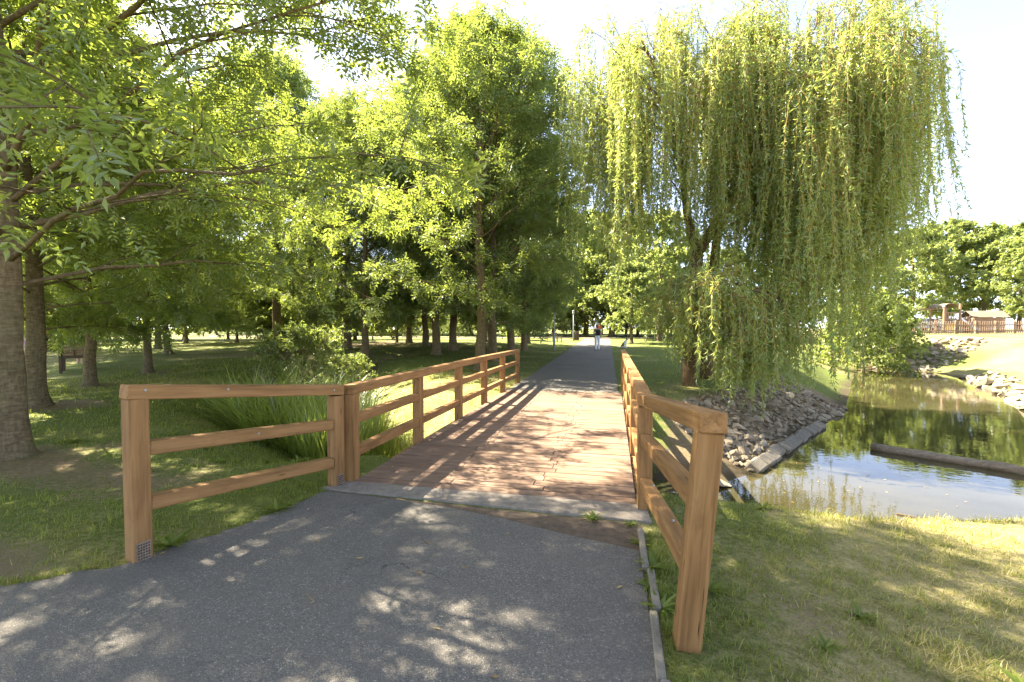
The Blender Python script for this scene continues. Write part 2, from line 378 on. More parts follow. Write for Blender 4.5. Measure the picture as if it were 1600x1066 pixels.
def base_h(x, y):
    h = .0115 * np.maximum(0, y - 15) + .75 * ss(8, 22, x) * ss(14, 34, y)
    off = ss(.6, 2.0, np.maximum(x - .2, -2.9 - x))
    h = h + off * (.10 * (fbm(x + 40, y + 40, .35) - .5) + .035 * (fbm(x + 3, y, 2.2) - .5))
    h = h - .10 * ss(.5, 3.0, x) * (1 - ss(9, 14, y))
    h = h + .35 * ss(-3.5, -9, x) * ss(11.5, 17, y) * (1 - ss(30, 50, y))
    return np.minimum(h, 1.25)
def height(x, y):
    x = np.atleast_1d(np.asarray(x, float)); y = np.atleast_1d(np.asarray(y, float))
    sd = water_sd(x, y); hb = base_h(x, y)
    wd = 1.5 + .9 * ss(7, 9.5, y) + 3.6 * ss(8, 13, x) * ss(12, 20, y) + 1.3 * ss(-2.8, -4.5, x)
    k = ss(0, 1, np.clip(sd / wd, 0, 1) ** .85)
    out = hb - (hb - WATER_Z) * (1 - k)
    far_creek = ss(14, 20, y) * ss(-4, -6, x)
    out = out + (hb - out) * far_creek * .75
    return np.where(sd < 0, WATER_Z - .45 * ss(0, 1.2, -sd), out + .0)
def hz(x, y): return float(height(x, y)[0])

def axis(lo, d0, d1, hi, step, g=1.13):
    a = list(np.arange(d0, d1 + 1e-6, step)); s = step; v = d1
    while v < hi: s *= g; v += s; a.append(v)
    s = step; v = d0; b = []
    while v > lo: s *= g; v -= s; b.append(v)
    return np.array(b[::-1] + a)
gx = axis(-420, -17, 13, 420, .17); gy = axis(-60, -1.2, 20, 700, .17)
XX, YY = np.meshgrid(gx, gy); xf, yf = XX.ravel(), YY.ravel(); zf = height(xf, yf)
nx, ny = len(gx), len(gy); I = (np.arange(ny - 1)[:, None] * nx + np.arange(nx - 1)[None, :]).ravel()
TREE_XY = []        # filled below; bare earth round trunks
def dryness(x, y):
    n = fbm(x + 11, y + 5, .55)
    d = .26 + 1.1 * (n - .45)
    d = d + .68 * ss(.4, 2.0, x) * (1 - ss(7, 9, y)) + .42 * ss(9, 16, x) + .28 * np.exp(-((x + 5.2) ** 2 + (y - 11) ** 2) / 8)
    d = d - .18 * ss(0, 2, x) * ss(12, 15, y)
    return np.clip(d, 0, 1)
TRUNKS = [(-7.45, 4.25), (-11.6, 7.05), (-14.5, 10.1), (-16.0, 13.0)]
BANK = [(2.5, 9.0), (3.55, 10.7), (5.81, 14.26), (7.33, 16.65)]
GROVE = [(-4.79, 16.35), (-5.3, 20.0), (-8.2, 20.5), (-8.5, 23.6), (-5.3, 23.8), (-5.3, 27.6), (-6.1, 31.5), (-6.6, 36.0), (-11.5, 27.0), (-9.6, 34.0), (-14.5, 31.0), (-11.8, 20.3), (-14.6, 23.2), (-18.5, 25.5)]
def dirtness(x, y):
    n = fbm(x + 70, y + 21, .8); d = .30 * (n > 0) * n
    for tx, ty in TRUNKS: d = d + .42 * np.exp(-((x - tx - .25) ** 2 + (y - ty) ** 2) / .7)
    d = d + .45 * np.exp(-((x + 5.6) ** 2 / 1.6 + (y - 3.9) ** 2 / .35))          # worn patch beside the first trunk
    d = d + .5 * ss(-3.4, -6, x) * ss(15.5, 18, y) * (1 - ss(34, 42, y)) * (1 - ss(-18, -26, -x - 36 + 0 * y)) * (x > -18)   # litter under the grove
    d = d + .45 * np.exp(-((x - 2.6) ** 2 / 1.5 + (y - 11.7) ** 2 / 1.6))         # bare slope under the willow
    P2 = np.stack([np.ravel(x), np.ravel(y)], 1); sb_ = np.full(len(P2), 1e9)
    for i in range(3): sb_ = np.minimum(sb_, seg_dist(P2, np.array(BANK[i]), np.array(BANK[i + 1]))[0])
    d = d + .6 * (1 - ss(1.2, 2.1, sb_))
    d = d + .36 * ss(.3, 1.2, x) * (1 - ss(5.5, 7, y)) * ss(.48, .62, fbm(x + 31, y + 17, 1.1)) + .2 * ss(-3.2, -4.5, x) * (1 - ss(8, 12, y)) * ss(.5, .64, fbm(x + 51, y + 7, .9))
    d = d + .35 * np.exp(-((x + 4.2) ** 2 / 1.0 + (y - 2.2) ** 2 / .15))
    return np.clip(d, 0, 1)
sdf = water_sd(xf, yf)
gm = mesh_np('ground', np.stack([xf, yf, zf], 1), np.stack([I, I + 1, I + nx + 1, I + nx], 1), MAT['ground'],
             {'dry': dryness(xf, yf), 'dirt': dirtness(xf, yf), 'mud': 1 - ss(.05, .6, sdf + .5 * (fbm(xf, yf, 2.5) - .5))}, True)
tag(obj('ground', gm), 'grassy park ground sloping down to the pond', kind='structure')

def sheet(name, poly, z, mat, label, thick=.0, sub=None):
    bm = bmesh.new(); vs = [bm.verts.new((x, y, z if not callable(z) else z(x, y))) for x, y in poly]; bm.faces.new(vs)
    if thick:
        r = bmesh.ops.extrude_face_region(bm, geom=bm.faces[:]); bmesh.ops.translate(bm, vec=(0, 0, -thick), verts=[g for g in r['geom'] if isinstance(g, bmesh.types.BMVert)])
        bmesh.ops.recalc_face_normals(bm, faces=bm.faces)
    me = bpy.data.meshes.new(name); bm.to_mesh(me); bm.free(); me.materials.append(mat)
    return tag(obj(name, me), label, kind='structure')
rng = np.random.default_rng(2)
def wobble(pts, amp, step=.12):
    o = []
    for (x0, y0), (x1, y1) in zip(pts[:-1], pts[1:]):
        n = max(1, int(math.hypot(x1 - x0, y1 - y0) / step))
        for k in range(n):
            t = k / n; o.append((x0 + (x1 - x0) * t + rng.normal(0, amp), y0 + (y1 - y0) * t + rng.normal(0, amp)))
    o.append(pts[-1]); return o
left_edge = wobble([(-14, -1.6), (-8, .35), (-4.6, 1.62), (-3.75, 2.03), (-3.28, 2.42), (-2.98, 3.1), (-2.76, 3.98)], .022, .07)
right_edge = wobble([(.2, 3.4), (.215, 2.3), (.21, .8), (.2, -3)], .006)
PAD = left_edge + [(-2.0, 3.93), (-1.4, 3.84), (-.9, 3.72), (-.3, 3.52), (.0, 3.45)] + right_edge + [(-14, -3)]
sheet('asphalt_path', PAD, .012, MAT['asphalt'], 'grey asphalt path in the foreground leading onto the bridge')
soil = wobble([(-2.72, 4.0), (.24, 3.86), (.24, 3.3)], .004) + wobble([(.0, 3.38), (-.9, 3.64), (-1.5, 3.78), (-2.72, 3.94)], .012)
sheet('soil_strip', soil, .006, MAT['soil'], 'dark soil gathered against the concrete sill')
# far path, following the gentle rise
PATH_L = lambda y: -2.66 - (y - 11.5) * .012; PATH_R = lambda y: .16 - (y - 11.5) * .010
ys = np.concatenate([np.arange(11.62, 30, .3), np.arange(30, 54, 1.0)])
jl = rng.normal(0, .02, len(ys)); jr = rng.normal(0, .015, len(ys))
V = []; 
for k, y in enumerate(ys):
    xl, xr = PATH_L(y) + jl[k], PATH_R(y) + jr[k]
    zc = max(.0115 * max(0, y - 15), 0) + .018
    V += [(xl, y, zc), (xr, y, zc)]
n = len(ys); T = [[2 * k, 2 * k + 1, 2 * k + 3, 2 * k + 2] for k in range(n - 1)]
tag(obj('asphalt_path', mesh_np('asphalt_path', np.array(V), np.array(T), MAT['asphalt'])), 'straight asphalt path running on beyond the bridge towards the crossing', kind='structure')
xs = np.arange(-60, 42, 2.0); V = []
for x in xs:
    yc = 55 + .0 * x; z0 = max(hz(x, yc - 1.6), hz(x, yc + 1.6)) + .03; V += [(x, yc - 1.6, z0), (x, yc + 1.6, z0)]
tag(obj('gravel_path', mesh_np('gravel_path', np.array(V), np.array([[2 * k, 2 * k + 2, 2 * k + 3, 2 * k + 1] for k in range(len(xs) - 1)]), MAT['gravel'])), 'pale path crossing behind the far end of the asphalt', kind='structure')
# water
wx = [(-12, 4), (20, 4), (20, 37), (-12, 37)]
sheet('water', wx, WATER_Z, MAT['water'], 'still brown green pond water under and beside the bridge')

# ------------------------------------------------------------------ timber pieces
def beam_mesh(name, L, wdt, hgt, mat, bev=.006, jit=0.0, seed=0):
    bm = bmesh.new(); bmesh.ops.create_cube(bm, size=1.0)
    for v in bm.verts: v.co = Vector((v.co.x * L, v.co.y * wdt, v.co.z * hgt))
    if bev: bmesh.ops.bevel(bm, geom=bm.edges[:], offset=bev, segments=1, affect='EDGES')
    me = bpy.data.meshes.new(name); bm.to_mesh(me); bm.free(); me.materials.append(mat); return me
def beam(name, p0, p1, wdt, hgt, mat, parent, upv=(0, 0, 1), bev=.006):
    """beam with its local X from p0 to p1, hgt along upv"""
    p0 = Vector(p0); p1 = Vector(p1); d = (p1 - p0); L = d.length; d.normalize()
    u = Vector(upv); y = u.cross(d).normalized(); z = d.cross(y).normalized()
    Mx = Matrix((d, y, z)).transposed().to_4x4(); Mx.translation = (p0 + p1) / 2
    o = obj(name, beam_mesh(name, L, wdt, hgt, mat, bev), parent); 
    o.matrix_local = Mx if parent is None else Matrix.Translation(parent.location).inverted() @ Mx
    return o

def railing(label, posts, tops, heights, side_y, pw=.12, rail_ends=None):
    """posts: base points; tops: top points of top rail line above each post; heights: (mid, bottom) rail tops as fractions"""
    base = posts[0]; t = thing('railing', label, 'railing', base, 0, 'timber railings of the footbridge')
    along = Vector(posts[-1]) - Vector(posts[0]); along.z = 0; along.normalize()
    cross = Vector((-along.y, along.x, 0))
    for b, tp in zip(posts, tops):
        b = Vector(b); tp = Vector(tp)
        d = (tp - b).normalized()
        beam('post', b - Vector((0, 0, .02)), tp - d * .102, pw, pw, MAT['rail_wood'], t, upv=along)
    ext = along * (pw / 2 + .004)
    tA = Vector(tops[0]) - ext - Vector((0, 0, .05)); tB = Vector(tops[-1]) + ext - Vector((0, 0, .05))
    # top rail in two lengths, butted
    if len(posts) > 3:
        m = len(posts) // 2; mid = Vector(tops[m]) - Vector((0, 0, .05))
        beam('rail', tA, mid - along * .0015, pw + .006, .10, MAT['rail_wood'], t); beam('rail', mid + along * .0015, tB, pw + .006, .10, MAT['rail_wood'], t)
    else: beam('rail', tA, tB, pw + .006, .10, MAT['rail_wood'], t)
    for i in range(len(posts) - 1):
        for (h0, h1) in heights:
            f0 = i / (len(posts) - 1); f1 = (i + 1) / (len(posts) - 1)
            za = h0 + (h1 - h0) * f0; zb = h0 + (h1 - h0) * f1
            b0, b1, t0, t1 = map(Vector, (posts[i], posts[i + 1], tops[i], tops[i + 1]))
            H0 = (t0 - b0).z; H1 = (t1 - b1).z
            A = b0 + (t0 - b0) * ((za - .05) / H0); B = b1 + (t1 - b1) * ((zb - .05) / H1)
            dd = (B - A).normalized() * (pw / 2 + .001)
            beam('rail', A + dd, B - dd, pw - .022, .098, MAT['rail_wood'], t)
    return t, along, cross
ZT = 1.03
LX = -2.69; RXX = .29
lp = [(LX, y, 0.0) for y in (4.33, 6.03, 7.78, 9.45, 11.15)] + [(LX - .03, 13.1, -.02)]
lt = [(LX, y, ZT) for y in (4.33, 6.03, 7.78, 9.45, 11.15)] + [(LX - .03, 13.1, ZT - .03)]
railing('long brown timber railing along the left edge of the bridge deck', lp, lt, [(.71, .69), (.355, .34)], 1)
rp = [(RXX, y, 0.0) for y in (4.36, 6.1, 7.85, 9.55, 11.3)] + [(RXX, 13.0, .0)]
rt_ = [(RXX, y, ZT) for y in (4.36, 6.1, 7.85, 9.55, 11.3)] + [(RXX, 13.0, ZT)]
railing('long brown timber railing along the right edge of the bridge deck', rp, rt_, [(.71, .70), (.355, .345)], -1)
wl, wal, wcr = railing('short splayed railing panel left of the path before the bridge', [(-3.23, 2.53, 0.0), (-2.765, 4.165, 0.0)], [(-3.24, 2.53, 1.235), (-2.765, 4.165, 1.035)], [(.83, .69), (.44, .305)], 1)
wr, war, wcr2 = railing('short splayed railing panel right of the path with a tilted end post', [(.375, 2.44, -.03), (.285, 4.2, -.03)], [(.475, 2.40, 1.215), (.285, 4.2, 1.03)], [(.83, .72), (.475, .33)], -1)
# perforated steel plates at post feet
def plate(parent, c, nrm, wd, ht, label=None):
    n = Vector(nrm).normalized(); y = Vector((0, 0, 1)).cross(n)
    a = Acc(); Rm = np.array(Matrix((y, n, Vector((0, 0, 1)))).transposed())
    a.box((0, 0, 0), (wd / 2, .002, ht / 2), Rm)
    o = obj('bracket', a.mesh('bracket', MAT['zinc']), parent, Vector(c) - parent.location)
    h = Acc()
    for i in range(5):
        for j in range(6):
            p = (np.array(y) * ((i - 2) * wd * .18) + np.array((0, 0, 1.0)) * ((j - 2.5) * ht * .15) + np.array(n) * .0035)
            h.box(p, (.0045, .001, .0045), Rm)
    obj('hole', h.mesh('hole', MAT['black_cloth']), o, (0, 0, 0)); tag(bpy.data.objects[o.children[0].name], kind='stuff')
wl_n = Vector((wcr.x, wcr.y, 0)) * -1
plate(wl, Vector((-3.23, 2.53, .075)) + wl_n * .0635, wl_n, .085, .13)
plate(wl, Vector((-2.765, 4.165, .07)) + wl_n * .0635, wl_n, .07, .12)
def bolt(parent, c, nrm, rad=.009):
    n = Vector(nrm).normalized(); a = Acc(); a.tube([np.array(n) * -.004, np.array(n) * .004, np.array(n) * .006], [rad, rad, rad * .5], 8)
    obj('bolt', a.mesh('bolt', MAT['steel']), parent, Vector(c) - parent.location)
for f_, zz_ in ((.02, 1.19), (.35, 1.13), (.96, 1.0), (.03, .79), (.5, .72), (.03, .40), (.97, .26)):
    bolt(wl, Vector((-3.235, 2.53, 0)).lerp(Vector((-2.765, 4.165, 0)), f_) + Vector((0, 0, zz_)) + wl_n * (.064 if zz_ > .95 else .0515), wl_n)
wr_n = Vector((0, 0, 1))
bolt(wr, (.375, 3.3, .778), wr_n); bolt(wr, (.38, 3.0, .41), wr_n); bolt(wr, (.32, 3.7, .39), wr_n)
# ------------------------------------------------------------------ bridge deck
deck = thing('bridge_deck', 'reddish brown plank deck of the footbridge', 'bridge', (-1.2, 4.27, 0))
Y0, Y1, DL, DR = 4.27, 11.6, -2.64, .225
prow = .1455; rows = int((Y1 - Y0) / prow)
rr = random.Random(4)
scr = Acc()
variants = {}
for i in range(rows):
    y = Y0 + (i + .5) * prow
    js = [DL, -1.72 + rr.uniform(-.05, .05) + (.06 if i % 2 else 0), -.72 + rr.uniform(-.05, .05) + (.08 if i % 2 else -.05), DR]
    if i % 3 == 0: js = [DL + rr.uniform(-.01, .01), -1.2 + rr.choice([-.5, .52]) + rr.uniform(-.03, .03), DR]
    for a, b in zip(js[:-1], js[1:]):
        L = round(b - a - .005, 2); key = L
        if key not in variants: variants[key] = beam_mesh('plank', L, prow - .013, .032, MAT['deck_wood'], .004)
        o = obj('plank', variants[key], deck, ((a + b) / 2 + 1.2, y - 4.27, .008 + rr.uniform(-.0015, .0025)), (rr.uniform(-.006, .006), rr.uniform(-.001, .001), rr.uniform(-.002, .002)))
        for ex in (a + .045, b - .045):
            for sy in (-.035, .035): scr.add(np.array([[math.cos(q) * .0062, math.sin(q) * .0062, 0] for q in np.linspace(0, 2 * math.pi, 6, endpoint=False)]) + np.array([ex + 1.2, y - 4.27 + sy, .0305]), [[0, 1, 2], [0, 2, 3], [0, 3, 4], [0, 4, 5]])
tag(obj('screw', scr.mesh('screw', MAT['steel']), deck), kind='stuff')
for x in (-2.5, -1.7, -.75, .1): beam('girder', (x, Y0 - .1, -.14), (x, Y1 + .1, -.14), .14, .24, MAT['dark_wood'], deck)
for x in (LX, RXX): beam('edge_beam', (x, Y0 + .02, -.12), (x, Y1 + .2, -.12), .11, .20, MAT['rail_wood'], deck)
sheet('concrete_sill', wobble([(-2.74, 4.265), (.30, 4.265), (.33, 3.9)], .003) + wobble([(.1, 3.90), (-1.2, 3.965), (-2.0, 4.0), (-2.85, 4.02)], .006), .022, MAT['concrete'], 'pale worn concrete sill between asphalt and bridge deck', .25)
sheet('concrete_sill', [(-2.74, 11.606), (.26, 11.606), (.26, 11.78), (-2.74, 11.78)], .021, MAT['concrete'], 'narrow concrete sill at the far end of the bridge deck', .3)
# abutment faces below
sheet('abutment_near', [(-2.8, 4.0), (.32, 4.0), (.32, 4.5), (-2.8, 4.5)], -.27, MAT['concrete'], 'concrete abutment under the near end of the bridge', .9)
sheet('abutment_far', [(-2.8, 11.35), (.32, 11.35), (.32, 11.6), (-2.8, 11.6)], -.27, MAT['concrete'], 'concrete abutment under the far end of the bridge', .9)
# kerb pieces along the right edge of the asphalt
ke = thing('path_edging', 'narrow concrete edging along the right side of the asphalt', 'kerb', (.24, 2.4, 0))
yk = 3.72
for k in range(7):
    L = rr.uniform(.42, .62); x = .245 + .012 * math.sin(k * 2) - .02 * (k == 0)
    beam('edging_stone', (x, yk, .006 + rr.uniform(-.006, .012)), (x + rr.uniform(-.01, .01), yk - L + .012, .006 + rr.uniform(-.006, .012)), .045, .06, MAT['kerb'], ke, bev=.008); yk -= L

# ------------------------------------------------------------------ stones
def stone_mesh(seed, flat=.7):
    r = np.random.default_rng(seed); bm = bmesh.new()
    for _ in range(15):
        v = r.normal(size=3); v /= np.linalg.norm(v); v *= r.uniform(.8, 1.05) * .5
        bm.verts.new((v[0] * 1.15, v[1], v[2] * flat))
    bmesh.ops.convex_hull(bm, input=bm.verts[:])
    for v in [v for v in bm.verts if not v.link_faces]: bm.verts.remove(v)
    me = bpy.data.meshes.new('stone'); bm.to_mesh(me); bm.free(); me.materials.append(MAT['stone'])
    return me
STONES = [stone_mesh(k + 10) for k in range(10)]
def stone_bank(label, line, width, count, smin, smax, name='stone_bank', seed=1, inward=1):
    r = np.random.default_rng(seed); line = np.array(line); base = line[0]
    t = thing(name, label, 'stones', (base[0], base[1], hz(*base)))
    seg = np.linalg.norm(np.diff(line, axis=0), axis=1); cum = np.concatenate([[0], np.cumsum(seg)])
    placed = []; tries = 0
    while len(placed) < count and tries < count * 40:
        tries += 1
        s = r.random() * cum[-1]; i = min(np.searchsorted(cum, s) - 1, len(seg) - 1); i = max(i, 0)
        f = (s - cum[i]) / seg[i]; p = line[i] * (1 - f) + line[i + 1] * f
        d = (line[i + 1] - line[i]) / seg[i]; nrm = np.array([-d[1], d[0]]) * inward
        q = p + nrm * (r.random() ** .9) * width * (1 - .25 * abs(2 * s / cum[-1] - 1)); sz = smin + (smax - smin) * r.random() ** 1.6
        if any((q[0] - a) ** 2 + (q[1] - b) ** 2 < (.42 * (sz + c)) ** 2 for a, b, c in placed): continue
        placed.append((q[0], q[1], sz))
        obj('stone', STONES[r.integers(10)], t, Vector((q[0], q[1], hz(q[0], q[1]) + sz * .12)) - t.location, (r.uniform(-.5, .5), r.uniform(-.5, .5), r.uniform(0, 6.3)), sz)
    return t
bank = stone_bank('grey brown riprap stones on the bank below the willow', BANK, 1.9, 290, .10, .40, seed=3)
rs = np.random.default_rng(31); ac = Acc()
for k in range(900):
    s_ = rs.random(); i = rs.integers(0, 3); f = rs.random(); pA, pB = np.array(BANK[i]), np.array(BANK[i + 1]); d_ = (pB - pA) / np.linalg.norm(pB - pA)
    q_ = pA + (pB - pA) * f + np.array([-d_[1], d_[0]]) * rs.random() * 1.9; sz_ = rs.uniform(.05, .13); v_ = rs.normal(size=(6, 3)); 
    v_ = np.array([[1, 0, 0], [-1, 0, 0], [0, 1, 0], [0, -1, 0], [0, 0, .7], [0, 0, -.7]]) * rs.uniform(.6, 1.1, (6, 1)) * sz_
    ac.add(v_ + np.array([q_[0], q_[1], hz(*q_) + .01]) - np.array(bank.location), [[0, 2, 4], [2, 1, 4], [1, 3, 4], [3, 0, 4], [2, 0, 5], [1, 2, 5], [3, 1, 5], [0, 3, 5]])
tag(obj('small_stones', ac.mesh('small_stones', MAT['stone']), bank), kind='stuff')
t = thing('stone_curb', 'row of pale squared stones along the water below the riprap', 'curb', (2.5, 9.0, WATER_Z))
L0 = np.array(BANK); seg = np.linalg.norm(np.diff(L0, axis=0), axis=1); cum = np.concatenate([[0], np.cumsum(seg)])
s = 0.0
while s < 5.2:
    ln = rr.uniform(.38, .56); i = min(max(int(np.searchsorted(cum, s + ln / 2)) - 1, 0), len(seg) - 1)
    d = (L0[i + 1] - L0[i]) / seg[i]; p = L0[i] + d * (s - cum[i]) - np.array([-d[1], d[0]]) * (.0 + rr.uniform(-.035, .035))
    o = beam('curb_stone', (p[0], p[1], WATER_Z + .04 + rr.uniform(-.03, .035)), (p[0] + d[0] * (ln - .035), p[1] + d[1] * (ln - .035), WATER_Z + .05 + rr.uniform(-.02, .02)), .27, .2, MAT['kerb'], t, upv=(.55 * d[1] + rr.uniform(-.1, .1), -.55 * d[0] + rr.uniform(-.1, .1), 1), bev=.035)
    s += ln
stone_bank('pale stones lining the far right shore of the pond', [(12.7, 17.2), (15, 22), (18, 28.8)], -1.6, 130, .25, .6, seed=5)
stone_bank('scattered rocks where the stream enters the far end of the pond', [(16.2, 33.8), (18.5, 35.2), (22, 36.5)], 3.2, 110, .3, .75, seed=6, inward=-1)
for k, (x, y, s_, lab) in enumerate([(4.25, 6.75, .34, 'rock breaking the water surface by the near grassy bank'), (5.6, 7.15, .3, 'pale rock at the water edge right of the other shore rock'), (1.75, 8.15, .42, 'mossy flat rock in the shallows off the grassy point'), (1.25, 6.3, .5, 'brown flat rock at the near waterline beside the bridge')]):
    tag(obj('rock', STONES[k], None, (x, y, WATER_Z + .04), (.2, .1, k * 1.3), (s_, s_, s_ * .7)), lab, 'rock', 'rocks at the pond edge')
a = Acc(); pl0 = np.array([5.5, 11.3, WATER_Z + .03]); pl1 = np.array([8.6, 8.95, WATER_Z + .03])
tt = np.linspace(0, 1, 15)[:, None]; rl = np.random.default_rng(1)
a.tube(pl0 + (pl1 - pl0) * tt + rl.normal(0, .012, (15, 3)), .105 + rl.normal(0, .006, 15), 12, .5, .06, rl)
mid = (pl0 + pl1) / 2
lg = obj('log', a.mesh('log', MAT['log_wood'], True)); tag(lg, 'long grey log floating across the pond', 'log')

# ------------------------------------------------------------------ vegetation generators
def bez(p0, p1, p2, n):
    t = np.linspace(0, 1, n)[:, None]; return p0 * (1 - t) ** 2 + p1 * 2 * t * (1 - t) + p2 * t * t
def nrmz(v): return v / (np.linalg.norm(v) + 1e-9)
def tree_meshes(seed, H, r0, cb, env, n1, n2, n3, nleaf, leaf, mats, rise=.35, droop=.0, lean=(0, 0), tr_top=.93, bark_mat='bark', slots=7, low=.8, sag_low=.0):
    """returns meshes (trunk, limbs, crown). env(z) crown radius at height z; leaf=(rachis, leaflet L, leaflet W)"""
    r = np.random.default_rng(seed)
    tk = Acc(); n = 18
    zz = np.concatenate([[-.15, 0, .12, .3, .6], np.linspace(1.0, H * tr_top, n)])
    ctr = np.stack([lean[0] * zz + .05 * np.sin(zz * .9 + seed) * (zz > 1), lean[1] * zz + .05 * np.cos(zz * .7 + seed * 2) * (zz > 1), zz], 1)
    rad = r0 * np.where(zz < .7, 1 + .75 * np.exp(-np.maximum(zz, 0) / .17), 1) * np.clip(1 - .92 * np.maximum(zz - .6, 0) / (H * tr_top - .6), .06, 1) ** .85
    tk.tube(ctr, rad, 12, .5, .10, r)
    def trunk_at(z): return np.array([np.interp(z, zz, ctr[:, 0]), np.interp(z, zz, ctr[:, 1]), z]), float(np.interp(z, zz, rad))
    lb = Acc(); P = []; D = []
    for i in range(n1):
        f = (i + .5) / n1
        z0 = cb * low + (H * .93 - cb * low) * f ** .95
        az = i * 2.399963 + r.normal(0, .25)
        q, rt0 = trunk_at(z0)
        zt = min(z0 + rise * env(min(z0 + .5, H)) * r.uniform(.6, 1.25), H * .985)
        if f < .3: zt = z0 + (zt - z0) * (.35 + f * 2) - sag_low * (1 - f / .3)
        Rt = max(env(zt), .35) * r.uniform(.72, 1.0)
        o = np.array([math.cos(az), math.sin(az), 0.0])
        end = np.array([q[0], q[1], 0]) + o * Rt + np.array([0, 0, zt])
        c = q + o * Rt * .5 + np.array([0, 0, (zt - z0) * .62 + .12 * Rt])
        pr = bez(q, c, end, 9); pr[1:] += r.normal(0, .02 * Rt, (8, 3)) * .6
        rp = min(rt0 * .45, .010 + .0055 * Rt); lb.tube(pr, np.linspace(rp, .009, 9), 6)
        seclist = [(pr, Rt, .55)]
        for j in range(n2):
            t = .22 + .78 * (j + r.random()) / n2; k = t * 8; k0 = int(min(k, 7)); p = pr[k0] + (pr[k0 + 1] - pr[k0]) * (k - k0)
            dr = nrmz(pr[min(k0 + 1, 8)] - pr[k0]); sd = nrmz(np.cross(dr, [0, 0, 1])) * (1 if (j % 2) else -1)
            d = nrmz(dr * r.uniform(.4, 1.0) + sd * r.uniform(.5, 1.1) + np.array([0, 0, r.uniform(-.25, .55)]))
            L = (.28 + .26 * r.random()) * Rt * (1.15 - .6 * t) + .35
            e = p + d * L - np.array([0, 0, droop * L * L * .15])
            sc_ = bez(p, p + d * L * .55 + np.array([0, 0, .10 * L]), e, 5); lb.tube(sc_, np.linspace(max(rp * .38 * (1 - .5 * t), .008), .005, 5), 4)
            seclist.append((sc_, L, 1.0))
        for (pl, L, wgt) in seclist:
            m = max(2, int(n3 * wgt)); nn = len(pl) - 1
            for j in range(m):
                t = (.35 if wgt < 1 else .15) + (.65 if wgt < 1 else .85) * (j + r.random()) / m; k = t * nn; k0 = int(min(k, nn - 1)); p = pl[k0] + (pl[k0 + 1] - pl[k0]) * (k - k0)
                dr = nrmz(pl[k0 + 1] - pl[k0]); d = nrmz(dr * .6 + r.normal(0, .55, 3) + np.array([0, 0, .12 - droop * .25]))
                tl = r.uniform(.3, .75) * (1 if H > 8 else .7); e = p + d * tl - np.array([0, 0, droop * .12])
                lb.tube(np.array([p, (p + e) / 2 + r.normal(0, .02, 3), e]), [.006, .005, .003], 3)
                ts = r.random(nleaf) ** .8
                P.append(p + (e - p) * ts[:, None]); D.append(np.broadcast_to(d, (nleaf, 3)))
    P = np.vstack(P); D = np.vstack(D); N = len(P)
    d = D * .35 + r.normal(0, .65, (N, 3)) + np.array([0, 0, -.18 - droop * .3]); d /= np.linalg.norm(d, axis=1)[:, None]
    up = np.array([0, 0, 1.0]) + r.normal(0, .38, (N, 3)); side = np.cross(d, up); side /= np.linalg.norm(side, axis=1)[:, None]; up2 = np.cross(side, d)
    cr = Acc(); rach, LL, LW = leaf; base_rnd = np.clip(r.normal(.5, .2, N), 0, 1); sc_l = r.uniform(.75, 1.2, N)
    if slots == 1:
        cr.leaves(P, d, up2, LL * sc_l, LW * sc_l, base_rnd)
    else:
        half = (slots - 1) // 2
        for s_ in range(half):
            t = (s_ + .8) / (half + .5)
            for sg in (-1, 1):
                ps = P + d * (rach * t * sc_l)[:, None]
                cr.leaves(ps, d * .55 + side * sg * .8 + r.normal(0, .12, (N, 3)), up2 + r.normal(0, .22, (N, 3)), LL * sc_l * r.uniform(.8, 1.1, N), LW * sc_l, np.clip(base_rnd + r.normal(0, .07, N), 0, 1))
        cr.leaves(P + d * (rach * sc_l)[:, None], d, up2, LL * sc_l, LW * sc_l, base_rnd)
    return (tk.mesh('trunk', MAT[bark_mat], True), lb.mesh('limbs', MAT[bark_mat], True), cr.mesh('crown', MAT[mats]))
def place_tree(meshes, name, label, x, y, rz=0.0, s=1.0, group=None, z=None, cat='tree', tilt=(0, 0), dense=False, ts=1.0):
    t = thing(name, label, cat, (x, y, hz(x, y) - .03 if z is None else z), rz, group); t.scale = (s,) * 3 if np.isscalar(s) else s
    t.rotation_euler = (tilt[0], tilt[1], rz)
    for nm, me in zip(('trunk', 'limbs', 'crown'), meshes): obj(nm, me, t, scale=(ts, ts, 1.0) if nm == 'trunk' else None)
    if dense: obj('crown', meshes[2], t, (0, 0, .15), (0, 0, 2.0), (1.0, 1.0, .97))
    return t
def egg(H, cb, Rm, wide=.38, top=.8, bot=1.2):
    def f(z):
        u = min(max((z - cb) / (H - cb), 0), 1)
        return Rm * (max(0, 1 - ((u - wide) / (1 - wide)) ** 2) ** top if u > wide else max(.0, 1 - ((wide - u) / wide) ** 2 * .45) ** bot)
    return f
# near ashes on the left
ashA = tree_meshes(11, 8.1, .165, 2.0, egg(8.1, 1.3, 6.2, .42, .45), 42, 8, 6, 13, (.20, .085, .031), 'ash_leaf', .32, .5, slots=7, sag_low=.3, low=1.02)
ashB = tree_meshes(23, 9.6, .175, 2.1, egg(9.6, 1.5, 5.2, .40, .5), 36, 7, 6, 14, (.23, .105, .038), 'ash_leaf', .35, .5, slots=7, sag_low=.3)
G = 'ash trees on the left lawn'
place_tree(ashA, 'ash_tree', 'thick trunked leafy tree nearest the camera at the left edge', *TRUNKS[0], 1.5, 1.03, G)
place_tree(ashB, 'ash_tree', 'leafy tree standing second from the left edge on the lawn', *TRUNKS[1], 2.1, (.98, .98, .86), G)
place_tree(ashB, 'ash_tree', 'leafy tree beside the small dark wooden play stand', *TRUNKS[2], 3.3, (.92, .92, .84), G, ts=.85)
